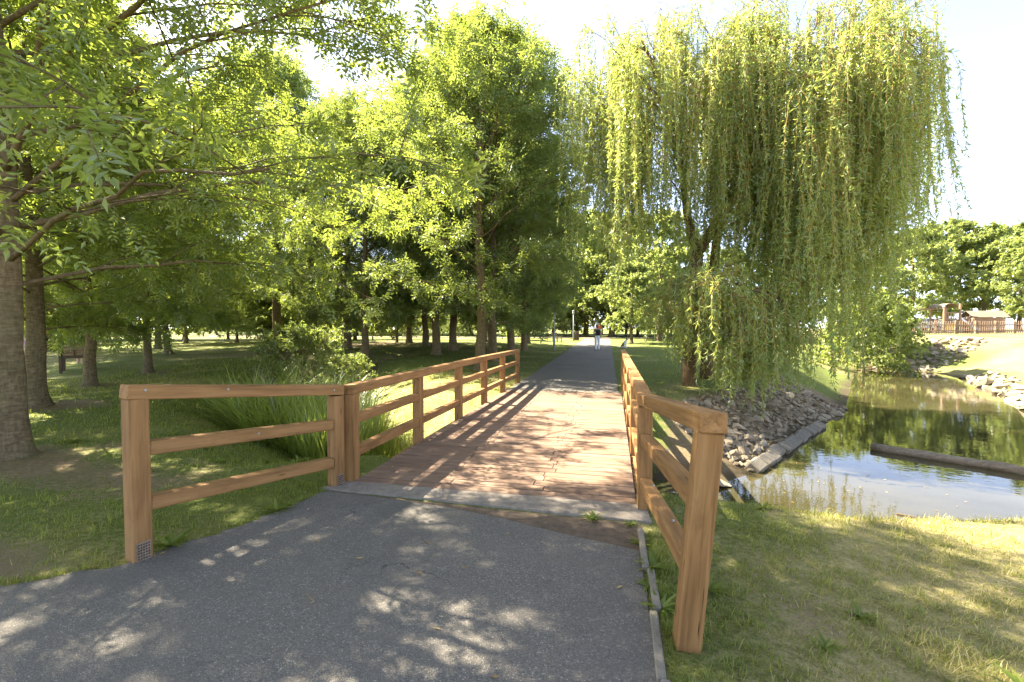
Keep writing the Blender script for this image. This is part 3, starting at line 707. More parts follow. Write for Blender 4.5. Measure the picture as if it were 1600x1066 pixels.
place_tree(ashB, 'ash_tree', 'slimmer leafy tree right of the play stand, behind the left railing panel', *TRUNKS[3], 5.0, (.8, .8, .72), G, ts=.9)
place_tree(ashA, 'ash_tree', 'distant straight trunk between the lawn trees and the bright meadow', -25.5, 21.3, 1.1, .9, G)
place_tree(ashB, 'ash_tree', 'dark leaning trunk behind the slim lawn tree', -20.5, 17.6, 1.7, .8, G, tilt=(0, -.12))
# (grove meshes)
grA = tree_meshes(31, 12.8, .20, 2.0, egg(12.8, 1.3, 4.7, .45, .5), 42, 7, 6, 8, (.26, .15, .055), 'grove_leaf', .55, .2, slots=5, bark_mat='bark_pale', sag_low=.5)
grB = tree_meshes(37, 13.6, .19, 2.2, egg(13.6, 1.4, 4.3, .45, .5), 40, 7, 6, 8, (.26, .15, .055), 'grove_leaf', .55, .2, slots=5, bark_mat='bark_pale', sag_low=.5)
place_tree(grB, 'tall_tree', 'very tall tree behind the lawn trees at the far left', -31.0, 19.5, .6, 1.4, 'tall trees behind the left lawn'); place_tree(grA, 'tall_tree', 'very tall tree rising behind the slim lawn trees', -21.5, 26.0, 1.6, 1.4, 'tall trees behind the left lawn')
G = 'trees of the grove left of the far path'
lab = ['front grove tree nearest the bridge with a tall dense crown over the path', 'grove tree just behind the front one, close to the path', 'slender grove tree at the left front of the grove', 'twin stemmed looking grove trunk behind the slender left one',
       'grove trunk in the middle of the row beside the path', 'pale grove trunk right of the last post of the left railing', 'darker grove trunk behind the pale one along the path', 'last grove trunk before the bench beside the path',
       'shaded grove trunk deep in the left of the grove', 'shaded thick trunk in the middle background of the grove', 'shaded trunk at the far left back of the grove', 'bright leaved tree with low branches left of the grove above the sedge', 'leafy tree behind the low branched one at the left of the grove', 'leafy tree at the edge of the meadow left of the grove']
sz = [.95, 1.06, .95, 1.05, 1.0, .92, .85, .85, .95, .95, 1.0, .9, 1.0, 1.05]
for k, (x, y) in enumerate(GROVE):
    place_tree(grA if k % 2 == 0 else grB, 'grove_tree', lab[k], x, y, k * 1.9, sz[k], G)
# far trees
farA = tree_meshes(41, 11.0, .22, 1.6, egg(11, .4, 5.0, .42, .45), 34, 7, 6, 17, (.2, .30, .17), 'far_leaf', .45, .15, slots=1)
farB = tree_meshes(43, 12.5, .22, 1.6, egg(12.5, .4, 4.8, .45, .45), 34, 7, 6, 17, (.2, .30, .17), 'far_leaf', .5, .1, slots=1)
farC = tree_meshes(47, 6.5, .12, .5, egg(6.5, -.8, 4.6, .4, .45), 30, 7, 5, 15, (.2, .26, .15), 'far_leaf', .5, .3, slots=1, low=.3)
r = random.Random(9)
for k in range(16):
    place_tree(farC, 'broadleaf_tree', 'low spreading tree at the foot of the shaded belt behind the grove', -62 + k * 4.6 + r.uniform(-1, 1), 61 + r.uniform(-2, 5), r.uniform(0, 6), r.uniform(.75, 1.1), 'low trees of the belt behind the grove')
for k in range(4):
    p = dp(370 + 62 * k, 513, 36 + 3 * k); place_tree(farC, 'broadleaf_tree', ['low tree behind the dark bush left of the grove', 'low tree in the gap between lawn trees and grove', 'low sunlit tree behind the sedge', 'low tree in the shade behind the first grove trunks'][k], p[0], p[1], k, .8, 'low trees of the left background')
for k in range(11):
    p = dp(-40 + 66 * k, 513, 40 + 7 * math.sin(k * 2.3)); place_tree(farC, 'broadleaf_tree', 'low branched leafy tree closing the left background under the lawn trees', p[0], p[1], k * 1.7, r.uniform(.7, .95), 'low branched trees of the left background')
for k in range(14):
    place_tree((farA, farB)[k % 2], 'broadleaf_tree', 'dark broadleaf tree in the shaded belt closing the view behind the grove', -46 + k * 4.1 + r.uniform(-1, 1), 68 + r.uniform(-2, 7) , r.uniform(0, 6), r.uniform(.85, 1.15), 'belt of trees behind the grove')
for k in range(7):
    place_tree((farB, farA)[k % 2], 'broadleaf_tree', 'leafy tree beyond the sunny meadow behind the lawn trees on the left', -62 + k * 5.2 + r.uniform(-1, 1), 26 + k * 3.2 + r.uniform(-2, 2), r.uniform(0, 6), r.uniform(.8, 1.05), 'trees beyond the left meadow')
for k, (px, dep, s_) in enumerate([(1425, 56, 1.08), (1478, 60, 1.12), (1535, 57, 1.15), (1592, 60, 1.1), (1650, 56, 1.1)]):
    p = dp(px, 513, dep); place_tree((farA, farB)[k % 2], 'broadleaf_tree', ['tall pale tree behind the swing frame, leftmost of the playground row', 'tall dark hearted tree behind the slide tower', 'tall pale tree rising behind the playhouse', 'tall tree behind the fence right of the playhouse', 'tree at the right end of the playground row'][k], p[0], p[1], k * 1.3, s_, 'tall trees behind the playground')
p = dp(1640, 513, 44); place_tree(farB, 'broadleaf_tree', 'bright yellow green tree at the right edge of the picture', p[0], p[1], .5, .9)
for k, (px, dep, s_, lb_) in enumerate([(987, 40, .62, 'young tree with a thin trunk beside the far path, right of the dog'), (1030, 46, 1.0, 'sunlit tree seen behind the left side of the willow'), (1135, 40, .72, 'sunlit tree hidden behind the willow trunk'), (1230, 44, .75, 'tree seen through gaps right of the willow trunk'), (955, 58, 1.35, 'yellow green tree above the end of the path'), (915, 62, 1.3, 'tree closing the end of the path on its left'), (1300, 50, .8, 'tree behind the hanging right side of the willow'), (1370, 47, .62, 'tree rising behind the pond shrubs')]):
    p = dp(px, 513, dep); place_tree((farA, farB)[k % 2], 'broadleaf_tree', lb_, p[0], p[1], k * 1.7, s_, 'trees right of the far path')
# shrubs
shA = tree_meshes(51, 4.2, .06, .1, egg(4.2, -1.6, 2.1, .4, .45), 34, 6, 5, 14, (.1, .17, .09), 'shrub_leaf', .5, .5, slots=1, low=.2)
shB = tree_meshes(53, 3.0, .05, .2, egg(3.0, -.5, 1.9, .4, .5), 26, 6, 5, 14, (.1, .11, .05), 'grove_leaf', .7, .4, slots=1, low=.3)
for k, (px, dep, s_, me_, lb_) in enumerate([(1350, 27, 1.15, shA, 'large sunlit shrub on the far left shore of the pond'), (1385, 30, .95, shA, 'smaller bright shrub right of the large one at the pond'), (1335, 32, 1.3, shB, 'dark shrub behind the sunlit pond shrubs'),
                                           (470, 13.2, .85, shB, 'dark green bush behind the tall sedge by the creek'), (545, 15.5, .55, shB, 'low bush between the sedge and the grove')]):
    p = dp(px, 513, dep); place_tree(me_, 'shrub', lb_, p[0], p[1], k * 2.0, s_, None, cat='shrub')
for k in range(24):
    place_tree(shB, 'shrub', 'dark shrub in the hedge row that closes the ground under the far belt', -72 + k * 3.9 + r.uniform(-.8, .8), 77 - abs(k - 12) * .5, k * 1.3, r.uniform(1.5, 2.1), 'hedge shrubs under the far belt', cat='shrub')
for k in range(14):
    place_tree(shB, 'shrub', 'low shrub in the shade at the back of the grove', -42 + k * 2.6 + r.uniform(-.8, .8), 46 + r.uniform(-3, 4), k * 1.3, r.uniform(.8, 1.3), 'low shrubs behind the grove', cat='shrub')
# blue spruce far left
def spruce():
    r = np.random.default_rng(3); tk = Acc(); tk.tube([(0, 0, 0), (0, 0, 1.5), (0, 0, 3.2)], [.08, .05, .01], 7)
    lb = Acc(); P = []; D = []
    for i in range(46):
        z = .15 + 2.9 * (i / 46); Rr = 1.6 * (1 - z / 3.3) + .1; az = i * 2.4
        o = np.array([math.cos(az), math.sin(az), -.12]); lb.tube([(0, 0, z), o * Rr + (0, 0, z)], [.014, .004], 3)
        ts = r.random(160); P.append(np.array([0, 0, z]) + o * Rr * ts[:, None] + r.normal(0, .05, (160, 3))); D.append(o + r.normal(0, .5, (160, 3)))
    cr = Acc(); P = np.vstack(P); D = np.vstack(D); cr.leaves(P, D, r.normal(0, 1, P.shape), .11, .03, r.random(len(P)))
    return tk.mesh('trunk', MAT['bark']), lb.mesh('limbs', MAT['bark']), cr.mesh('crown', MAT['spruce_leaf'])
p = dp(95, 513, 31); place_tree(spruce(), 'spruce_tree', 'low blue green spruce behind the bench on the left', p[0], p[1], 0, 1.0)

# ------------------------------------------------------------------ weeping willow
def willow():
    r = np.random.default_rng(77)
    base = dp(1078, 610, 12.9); base[2] = hz(base[0], base[1])
    t = thing('willow_tree', 'big weeping willow with hanging strands beside the right railing', 'tree', tuple(base))
    def W(px, py, dep): return dp(px, py, dep) - base
    def poly(pts, n): # smooth polyline
        pts = np.array(pts); s = np.linspace(0, len(pts) - 1, n); i = np.clip(s.astype(int), 0, len(pts) - 2); f = (s - i)[:, None]
        p0 = pts[np.clip(i - 1, 0, None)]; p1 = pts[i]; p2 = pts[i + 1]; p3 = pts[np.clip(i + 2, None, len(pts) - 1)]
        return .5 * ((2 * p1) + (-p0 + p2) * f + (2 * p0 - 5 * p1 + 4 * p2 - p3) * f ** 2 + (-p0 + 3 * p1 - 3 * p2 + p3) * f ** 3)
    tk = Acc()
    P = poly([(0, 0, -.2), (0, 0, .02), W(1077, 570, 12.9), W(1081, 500, 12.9), W(1085, 440, 12.9), W(1090, 392, 12.9)], 22)
    tk.tube(P, .185 + .14 * np.exp(-np.linspace(0, 3.9, 22) / .3), 14, .5, .12, r)
    obj('trunk', tk.mesh('trunk', MAT['bark_willow'], True), t)
    st = Acc()
    b2 = dp(1104, 585, 14.6); b2[2] = hz(b2[0], b2[1]) - .1
    stemL = poly([W(1090, 396, 12.9), W(1076, 345, 12.8), W(1066, 270, 12.7), W(1052, 190, 12.6), W(1030, 120, 12.5), W(1000, 60, 12.4)], 22)
    stemR = poly([W(1090, 396, 12.9), W(1118, 350, 12.7), W(1142, 300, 12.5), W(1195, 220, 12.2), W(1260, 140, 12.0), W(1330, 60, 11.8), W(1370, 20, 11.8)], 24)
    stemC = poly([W(1066, 270, 12.7), W(1085, 190, 12.9), W(1120, 110, 13.1), W(1150, 40, 13.2)], 16)
    stemB = poly([b2 - base, W(1108, 500, 14.5), W(1116, 420, 14.4), W(1128, 350, 14.3), W(1190, 250, 14.2), W(1290, 160, 14.2), W(1390, 70, 14.2)], 26)
    stemF = poly([W(1087, 455, 12.8), W(1075, 435, 12.2), W(1085, 428, 11.6), W(1120, 436, 11.1), W(1160, 445, 10.7)], 14)
    stemF2 = poly([W(1086, 470, 12.8), W(1110, 452, 11.9), W(1150, 452, 11.3), W(1200, 458, 11.0), W(1230, 470, 10.8)], 12)
    for s_, ra, rb in ((stemL, .13, .03), (stemR, .15, .03), (stemC, .08, .02), (stemB, .20, .03), (stemF, .05, .012), (stemF2, .05, .012)):
        st.tube(s_, np.linspace(ra, rb, len(s_)), 9, .5, .1, r)
    # arching limbs: (stem, t, target bearing/height as px,py,depth)
    limbs = []
    def limb(p0, p2, lift=.5, rad=.03, n=10):
        c = p0 * .45 + p2 * .55 + np.array([0, 0, lift]); q = bez(p0, c, p2, n); q[1:] += r.normal(0, .03, (n - 1, 3))
        st.tube(q, np.linspace(rad, .006, n), 5); limbs.append(q)
    def many(stem, t0, t1, targets, lift, extra=True):
        tg0 = list(targets); targets = list(targets)
        if extra:
            for _ in range(int(len(tg0) * 1.1)):
                a_, b_ = tg0[r.integers(len(tg0))], tg0[r.integers(len(tg0))]; f_ = r.random()
                targets.append((a_[0] * f_ + b_[0] * (1 - f_) + r.normal(0, 14), a_[1] * f_ + b_[1] * (1 - f_) + r.normal(6, 22), a_[2] * f_ + b_[2] * (1 - f_) + r.normal(0, .35)))
            r.shuffle(targets)
            targets = [tuple(q_) for q_ in targets]
        for k, tg in enumerate(targets):
            i = int((t0 + (t1 - t0) * (k + .5) / len(targets)) * (len(stem) - 1)); limb(stem[i], W(*tg), lift * r.uniform(.7, 1.3), .02 + .02 * r.random())
    left = [(915, 40, 12.6), (950, 25, 11.6), (905, 130, 13.2), (960, 60, 14.2), (1000, 20, 12.8), (935, 150, 11.5), (1035, 15, 13.6), (985, 110, 10.9), (1040, 70, 10.8), (915, 230, 12.4), (960, 190, 14.6), (1010, 180, 15), (1060, 20, 12.0)]
    many(stemL, .3, .98, left, .7)
    cen = [(1085, 10, 12), (1130, 25, 11.6), (1165, 8, 12.8), (1200, 40, 12.4), (1140, 60, 14.4), (1100, 100, 14.8), (1180, 90, 10.9), (1095, 130, 10.7), (1220, 95, 13.6), (1215, 25, 12.8), (1240, 45, 12.0), (1235, 110, 11.2)]
    many(stemC, .2, .98, cen, .6)
    right = [(1255, 60, 11.2), (1290, 20, 12.4), (1330, -5, 11.4), (1380, -25, 12.2), (1430, -35, 11.6), (1455, -10, 12.6), (1448, 70, 11.2), (1400, 60, 10.6), (1340, 70, 10.3), (1275, 110, 10.5), (1230, 160, 10.6), (1300, 150, 10.0), (1380, 130, 10.1), (1425, 130, 10.6)]
    many(stemR, .35, 1, right, .7)
    back = [(1210, 140, 15), (1270, 90, 15.5), (1330, 60, 15.8), (1400, 40, 15), (1440, 90, 14.4), (1430, 170, 15.2), (1350, 170, 16), (1260, 220, 15.8)]
    many(stemB, .45, 1, back, .6)
    mid_ = [(1150, 190, 11.3), (1215, 230, 11.0), (1275, 215, 10.2), (1180, 260, 14), (1320, 240, 10.6), (1385, 215, 11.4), (1430, 215, 12.2), (1120, 235, 11.6)]
    many(stemR, .1, .8, mid_, .5)
    nlimb_up = len(limbs)
    many(stemF, .25, 1, [(1045, 455, 11.2), (1030, 470, 11.8), (1075, 440, 10.6), (1110, 455, 10.2), (1150, 470, 10.0), (1060, 490, 10.6), (1180, 480, 10.3)], .22)
    many(stemF2, .2, 1, [(1160, 470, 11.8), (1195, 480, 10.6), (1225, 500, 10.3), (1245, 490, 11.2), (1130, 500, 10.0), (1150, 545, 9.9), (1175, 560, 10.2)], .25)
    obj('limbs', st.mesh('limbs', MAT['bark_willow'], True), t)
    # hanging strands: how low they reach depends on the place in the crown
    gpx = [880, 915, 950, 1000, 1060, 1130, 1190, 1225, 1260, 1330, 1345, 1400, 1465]
    gz = [3.4, 2.7, 2.2, 2.0, 2.5, 1.9, 1.2, .2, -.4, -.6, 1.0, 1.9, 2.5]
    strands = []; lp_ = []; ld = []; lr = []
    sa = Acc()
    for li, q in enumerate(limbs):
        low_ = li >= nlimb_up
        ns = 20 if low_ else 22; loff = abs(r.normal(0, .5)); lcol = r.normal(0, .10)
        for k in range(ns):
          if k % 4 == 0:
            tpos = (.2 if low_ else .3) + (.79 if low_ else .69) * r.random() ** .75; kk = tpos * 9; k0 = int(min(kk, 8)); p = q[k0] + (q[k0 + 1] - q[k0]) * (kk - k0)
            dr = nrmz(q[k0 + 1] - q[k0]); hd = dr * .8 + r.normal(0, .55, 3); hd[2] = abs(r.normal(0, .4)) * (.6 if low_ else 1); d_b = nrmz(hd); p_b = p; sw_b = r.normal(0, .06, 2); cb_ = r.normal(0, .10); lb2 = r.uniform(.75, 1.1)
          if True:
            p = p_b + r.normal(0, .12, 3); d = nrmz(d_b + r.normal(0, .28, 3))
            reach = r.uniform(.15, 1.0) * (.7 if low_ else 1)
            wpos = p + base; v = wpos - _C; px = CXP + FPX * (v @ _rt) / (v @ _fw)
            if low_: zb = (.55 + .25 * r.random()) if px < 1130 else (-.55 + .5 * r.random())
            else: zb = float(np.interp(px, gpx, gz)) + loff
            full = max(p[2] + base[2] - zb, .5)
            L = full * (r.uniform(.55, 1.0) if low_ else (r.uniform(.25, .7) if r.random() < (.5 if px < 1180 else .26) else r.uniform(.6, 1.0)))
            L = min(L * lb2, 7.5)
            step = .1; n = max(6, int(L / step)); pts = [p]; cur = p.copy()
            sway = sw_b * .8 + r.normal(0, .045, 2)
            for s_ in range(n):
                g = min(1, s_ * step / (reach + .05)); sway = sway + r.normal(0, .012, 2); dd = d * (1 - g) ** 1.5 + np.array([sway[0], sway[1], -1.0]) * (.15 + .85 * g)
                dd = nrmz(dd + r.normal(0, .06, 3)); cur = cur + dd * step; pts.append(cur)
            pts = np.array(pts); s_idx = np.arange(0, len(pts), 5); 
            if s_idx[-1] != len(pts) - 1: s_idx = np.append(s_idx, len(pts) - 1)
            sa.tube(pts[s_idx], np.linspace(.006, .0025, len(s_idx)), 3)
            m = int(len(pts) * r.uniform(2.2, 3.7)); ti = r.random(m) ** .85 * (len(pts) - 1.01); i0 = ti.astype(int); f = (ti - i0)[:, None]
            lp_.append(pts[i0] * (1 - f) + pts[i0 + 1] * f); dv = pts[i0 + 1] - pts[i0]; ld.append(dv / np.linalg.norm(dv, axis=1)[:, None]); lr.append(np.full(m, lcol + cb_ + r.normal(0, .05)))
    obj('strands', sa.mesh('strands', MAT['strand']), t)
    P = np.vstack(lp_); D = np.vstack(ld); N = len(P)
    d = D * .7 + r.normal(0, .5, (N, 3)); cr = Acc()
    cr.leaves(P, d, r.normal(0, 1, (N, 3)), r.uniform(.08, .165, N), r.uniform(.020, .034, N), np.clip(.5 + np.concatenate(lr) + r.normal(0, .2, N), 0, 1), .1, .12)
    obj('crown', cr.mesh('crown', MAT['willow_leaf']), t)
    return N
willow()

# ------------------------------------------------------------------ sedge, reeds, weeds
def sedge_mesh(seed, n, hgt, spread, up=1.0, wd=.014):
    r = np.random.default_rng(seed); a = Acc(); az = r.uniform(0, 6.28, n); rr_ = spread * .4 * np.sqrt(r.random(n))
    b = np.stack([np.cos(az) * rr_, np.sin(az) * rr_, np.full(n, -.03)], 1); az2 = az + r.normal(0, .6, n); tilt = np.abs(r.normal(.42, .25, n)) / up
    d = np.stack([np.cos(az2) * tilt, np.sin(az2) * tilt, np.ones(n)], 1)
    a.ribbons(b, d, hgt * r.uniform(.55, 1.1, n), wd * r.uniform(.7, 1.3, n), np.clip(r.normal(.5, .25, n), 0, 1), r.uniform(.5, 1.7, n) / up, 5)
    return a.mesh('blades', MAT['sedge'])
sg1 = sedge_mesh(1, 560, 1.5, 1.0, 1.0, .027); sg2 = sedge_mesh(2, 480, 1.3, .9, 1.0, .018); rd = sedge_mesh(3, 70, 1.25, .5, 2.6, .028)
for k, (px, dep, me_, s_, lb_) in enumerate([(455, 9.6, sg1, 1.35, 'largest arching sedge clump behind the left railing panel'), (505, 10.3, sg1, 1.3, 'arching sedge clump right of the largest one'), (420, 9.2, sg2, 1.35, 'dark sedge clump at the left end of the reed bed'), (545, 11.0, sg2, 1.3, 'sedge clump at the back right of the reed bed'), (480, 8.7, sg2, 1.15, 'front sedge clump seen through the left railing panel'), (400, 10.4, sg1, 1.2, 'sedge clump at the back left of the reed bed')]):
    p = dp(px, 600, dep); z = min(hz(p[0], p[1]), -.4); tag(obj('sedge_clump', me_, None, (p[0], p[1], max(hz(p[0], p[1]), WATER_Z)), (0, 0, k * 1.1), s_), lb_, 'sedge', 'sedge clumps in the creek')
for k, (px, dep, s_) in enumerate([(500, 7.6, 1.2), (530, 7.4, 1.35), (560, 7.8, 1.3), (585, 8.2, 1.2), (515, 8.4, 1.5), (545, 8.6, 1.55), (610, 8.3, .8), (632, 8.6, .7), (470, 7.9, .9), (575, 9.2, 1.2)]):
    p = dp(px, 650, dep); tag(obj('reed_clump', rd, None, (p[0], p[1], max(hz(p[0], p[1]), WATER_Z)), (0, 0, k * 1.7), s_), 'upright bright green reeds beside the left bridge railing', 'reeds', 'upright reeds beside the bridge')
def weed_mesh(seed, n=14, L=.13):
    r = np.random.default_rng(seed); a = Acc(); az = np.linspace(0, 6.28, n, endpoint=False) + r.normal(0, .2, n); el = r.uniform(.15, .9, n)
    a.ribbons(np.zeros((n, 3)) + r.normal(0, .008, (n, 3)) * [1, 1, 0], np.stack([np.cos(az), np.sin(az), el], 1), L * r.uniform(.6, 1.1, n), .026 * r.uniform(.7, 1.3, n), np.clip(r.normal(.3, .15, n), 0, .6), r.uniform(.3, .9, n), 4)
    return a.mesh('leaves', MAT['grass'])
wd1, wd2 = weed_mesh(1), weed_mesh(2, 20, .16)
for k, (px, py, s_, lb_) in enumerate([(1000, 852, .9, 'small weed at the top of the right path edging'), (1020, 890, 1.0, 'leafy weed growing over the right edging stones'), (1012, 918, .8, 'flat weed below the leafy one on the right edging'), (1035, 955, .9, 'weed at the foot of the tilted right end post'), (925, 812, 1.0, 'weed sprouting from the soil before the concrete sill'), (1105, 925, 1.1, 'broad leafed weed in the grass right of the tilted post'),
                                     (432, 800, 1.5, 'dandelion like weed at the asphalt edge under the left panel'), (265, 855, 1.3, 'green weed beside the left end post'), (985, 822, .7, 'weed near the right end of the sill')]):
    dd_ = _fw + _rt * (px - CXP) / FPX + _up * (CYP - py) / FPX; p = _C + dd_ * (-CAMH / dd_[2])
    tag(obj('weed', (wd1, wd2)[k % 2], None, (p[0], p[1], max(hz(p[0], p[1]), .008) + .004), (0, 0, k), s_), lb_, 'weed', 'weeds along the path edges')

rw = np.random.default_rng(12)
for k in range(34):
    right_ = k < 18
    for _ in range(60):
        x, y = (rw.uniform(.6, 5), rw.uniform(1.6, 5.4)) if right_ else (rw.uniform(-8, -3.2), rw.uniform(2.6, 6))
        if right_ or y > 3.2 + (x + 3.2) * -.1: break
    tag(obj('weed', (wd1, wd2)[k % 2], None, (x, y, hz(x, y) + .004), (0, 0, k), rw.uniform(.6, 1.15)), 'small green weed scattered in the dry grass of the right bank' if right_ else 'small green weed scattered in the shaded grass of the left lawn', 'weed', 'weeds in the right bank grass' if right_ else 'weeds in the left lawn grass')
# ------------------------------------------------------------------ grass
def in_poly(x, y, poly):
    ins = np.zeros(len(x), bool); n = len(poly)
    for i in range(n):
        A = poly[i]; B = poly[(i + 1) % n]; c = (A[1] > y) != (B[1] > y); xi = (B[0] - A[0]) * (y - A[1]) / (B[1] - A[1] + 1e-12) + A[0]; ins ^= c & (x < xi)
    return ins
def grass_field(name, label, x0, x1, y0, y1, seed, target, segs=2, edge_line=None, edge_dir=(0, 0)):
    """blade density falls with distance from the viewer; nothing on path, deck, water or stones"""
    r = np.random.default_rng(seed); X = []; Y = []
    n = target * 6
    x = r.uniform(x0, x1, n); y = r.uniform(y0, y1, n)
    fw = -math.sin(YAW) * x + math.cos(YAW) * y; lat = math.cos(YAW) * x + math.sin(YAW) * y
    d = np.hypot(x, y); vis = (fw > .8) & (np.abs(lat) < fw * 1.25 + .8)
    dens = np.clip((3.0 / np.maximum(d, 1.8)) ** 1.7, 0, 1)
    clump = .12 + 2.4 * fbm(x, y, 3.0) * fbm(x + 5, y + 8, 9.0) * 1.4
    keep = vis & (r.random(n) < dens * clump)
    x, y = x[keep], y[keep]
    bad = in_poly(x, y, PAD) | ((x > -2.78) & (x < .31) & (y > 3.3) & (y < 11.85)) | ((x > PATH_L(y) - .03) & (x < PATH_R(y) + .03) & (y > 11.5) & (y < 54)) | (water_sd(x, y) < .12)
    Pq = np.stack([x, y], 1); sb = np.full(len(x), 1e9)
    for i in range(len(BANK) - 1): sb = np.minimum(sb, seg_dist(Pq, np.array(BANK[i]), np.array(BANK[i + 1]))[0])
    bad |= (sb < 1.7) & (r.random(len(x)) < .93)
    dirt = dirtness(x, y); bad |= r.random(len(x)) < ss(.32, .62, dirt + .25 * (fbm(x, y, 5) - .5)) * .95
    x, y = x[~bad], y[~bad]
    if edge_line is not None:
        el = np.array(edge_line); ii = r.integers(0, len(el) - 1, 5200); ff = r.random(5200)[:, None]; ep = el[ii] * (1 - ff) + el[ii + 1] * ff
        off_ = (np.abs(r.normal(0, .055, 5200)) - .012) * np.where(fbm(ep[:, 0], ep[:, 1], 4.0) > .42, 1.0, .3); x = np.concatenate([x, ep[:, 0] + off_ * edge_dir[0]]); y = np.concatenate([y, ep[:, 1] + off_ * edge_dir[1]])
    if len(x) > target: k = r.choice(len(x), target, replace=False); x, y = x[k], y[k]
    N = len(x); d = np.hypot(x, y); z = height(x, y)
    dry = dryness(x, y); far = np.clip(d / 4.0, 1, 5)
    az = r.uniform(0, 6.28, N); tl = np.abs(r.normal(.45, .35, N)); dirv = np.stack([np.cos(az) * tl, np.sin(az) * tl, np.ones(N)], 1)
    tall = fbm(x + 9, y + 2, 1.3); cl9 = fbm(x + 5, y + 8, 9.0); ln = (.022 + .085 * r.random(N) * (.35 + tall) * ss(.3, .7, cl9)) * far ** .45
    edge = 1 - ss(.1, .9, water_sd(x, y)); ln = ln * (1 + 1.2 * edge * r.random(N))
    a = Acc(); a.ribbons(np.stack([x, y, z - .004], 1), dirv, ln, .0042 * far ** .8 * r.uniform(.7, 1.4, N), np.clip(r.normal(.22, .13, N) + .62 * dry * r.random(N) ** .5 * 1.1, 0, 1), r.uniform(.2, 1.6, N), segs)
    return tag(obj(name, a.mesh(name, MAT['grass'])), label, 'grass', kind='stuff')
grass_field('grass', 'shaded short grass of the lawn left of the bridge', -17, -2.6, .5, 16, 1, 125000, 2, [q_ for q_ in left_edge if q_[0] > -6], (-.8, .6))
grass_field('grass', 'dry sunlit grass on the near right bank beside the path', .2, 9, .8, 8, 2, 60000, 3, [(.29, 3.7), (.29, .8)], (1.0, 0))
grass_field('grass', 'green grass along the right of the far path under the willow', .1, 9, 8, 34, 3, 42000)
grass_field('grass', 'grass patches beside the grove on the far left bank', -16, -2.5, 16, 40, 4, 26000)
grass_field('grass', 'sunny grass slope between the pond and the playground fence', 9, 34, 14, 44, 5, 20000)

# ------------------------------------------------------------------ small figures
def skin_body(joints, edges, radii, matf, mats, sub=2):
    me = bpy.data.meshes.new('body'); me.from_pydata([tuple(j) for j in joints], edges, [])
    o = bpy.data.objects.new('tmp', me); col.objects.link(o)
    md = o.modifiers.new('s', 'SKIN'); md.use_smooth_shade = True
    for v, rr_ in zip(me.skin_vertices[0].data, radii): v.radius = (rr_, rr_) if np.isscalar(rr_) else rr_
    me.skin_vertices[0].data[0].use_root = True
    o.modifiers.new('u', 'SUBSURF').levels = sub
    dg = bpy.context.evaluated_depsgraph_get(); ev = bpy.data.meshes.new_from_object(o.evaluated_get(dg))
    bpy.data.objects.remove(o); ev.name = 'body'; ev.materials.clear()
    for m in mats: ev.materials.append(MAT[m])
    for p in ev.polygons: p.material_index = matf(p.center); p.use_smooth = True
    return ev
def blob(name, mat, parent, c, rad, seg=12):
    bm = bmesh.new(); bmesh.ops.create_uvsphere(bm, u_segments=seg, v_segments=8, radius=1.0)
    for v in bm.verts: v.co = Vector((v.co.x * rad[0] + c[0], v.co.y * rad[1] + c[1], v.co.z * rad[2] + c[2]))
    for f in bm.faces: f.smooth = True
    me = bpy.data.meshes.new(name); bm.to_mesh(me); bm.free(); me.materials.append(MAT[mat]); return obj(name, me, parent)
def rbox(name, mat, parent, c, size, rot=None, bev=.02):
    me = beam_mesh(name, size[0], size[1], size[2], MAT[mat], bev); return obj(name, me, parent, c, rot)

def stander(label, x, y, rz, h, mats, matf, walk=.0, arms=((.27, .05, .95), (.22, -.12, 1.02)), z=None):
    t = thing('person', label, 'person', (x, y, (hz(x, y) + .02) if z is None else z), rz)
    k = h / 1.7
    J = [(0, 0, .95), (0, 0, 1.12), (0, .0, 1.34), (0, .01, 1.45), (0, .02, 1.53), (0, .03, 1.62),
         (.09, 0, .88), (.10, .03 + walk, .50), (.10, walk, .09), (.11, .14 + walk, .035),
         (-.09, 0, .88), (-.10, .02 - walk, .50), (-.10, -walk, .09), (-.11, .14 - walk, .035),
         (.17, 0, 1.38), (.24, -.03, 1.13), arms[0], (-.17, 0, 1.38), (-.24, -.03, 1.13), arms[1]]
    J = [tuple(c * k for c in j) for j in J]
    Eg = [(0, 1), (1, 2), (2, 3), (3, 4), (4, 5), (0, 6), (6, 7), (7, 8), (8, 9), (0, 10), (10, 11), (11, 12), (12, 13), (2, 14), (14, 15), (15, 16), (2, 17), (17, 18), (18, 19)]
    rd_ = [(.155, .11), (.13, .095), (.15, .10), .06, .055, .105, .105, .082, .06, .042, .105, .082, .06, .042, .065, .048, .034, .065, .048, .034]
    rd_ = [tuple(q * k for q in (a if not np.isscalar(a) else (a, a))) for a in rd_]
    body = skin_body(J, Eg, rd_, lambda c: matf(c.x / k, c.y / k, c.z / k), mats)
    obj('body', body, t)
    return t, k
zp = .0115 * 15 + .02
def mf1(x, y, z):
    if z < .085: return 3
    if z < .98 and abs(x) < .215: return 2
    if z > 1.44 or (abs(x) > .2 and z < 1.22): return 0
    return 1
pw_, k = stander('woman in white trousers and patterned top walking on the path with a black backpack', -.95, 29.6, R(8), 1.66, ['skin', 'floral', 'white_cloth', 'sandal'], mf1, .05, z=.0115 * 14.6 + .02)
blob('hair', 'hair', pw_, (0, -.01, 1.60 * k), (.105 * k, .12 * k, .125 * k))
rbox('backpack', 'black_cloth', pw_, (0.03, -.17, 1.16), (.26, .13, .34), None, .04)
def mf2(x, y, z): return 2 if z < .95 and abs(x) < .215 else (0 if z > 1.44 else 1)
p2, k = stander('distant person in a red top at the end of the path', -1.45, 52.0, R(180), 1.7, ['skin', 'red_cloth', 'grey_cloth'], mf2, z=.0115 * 37 + .02)
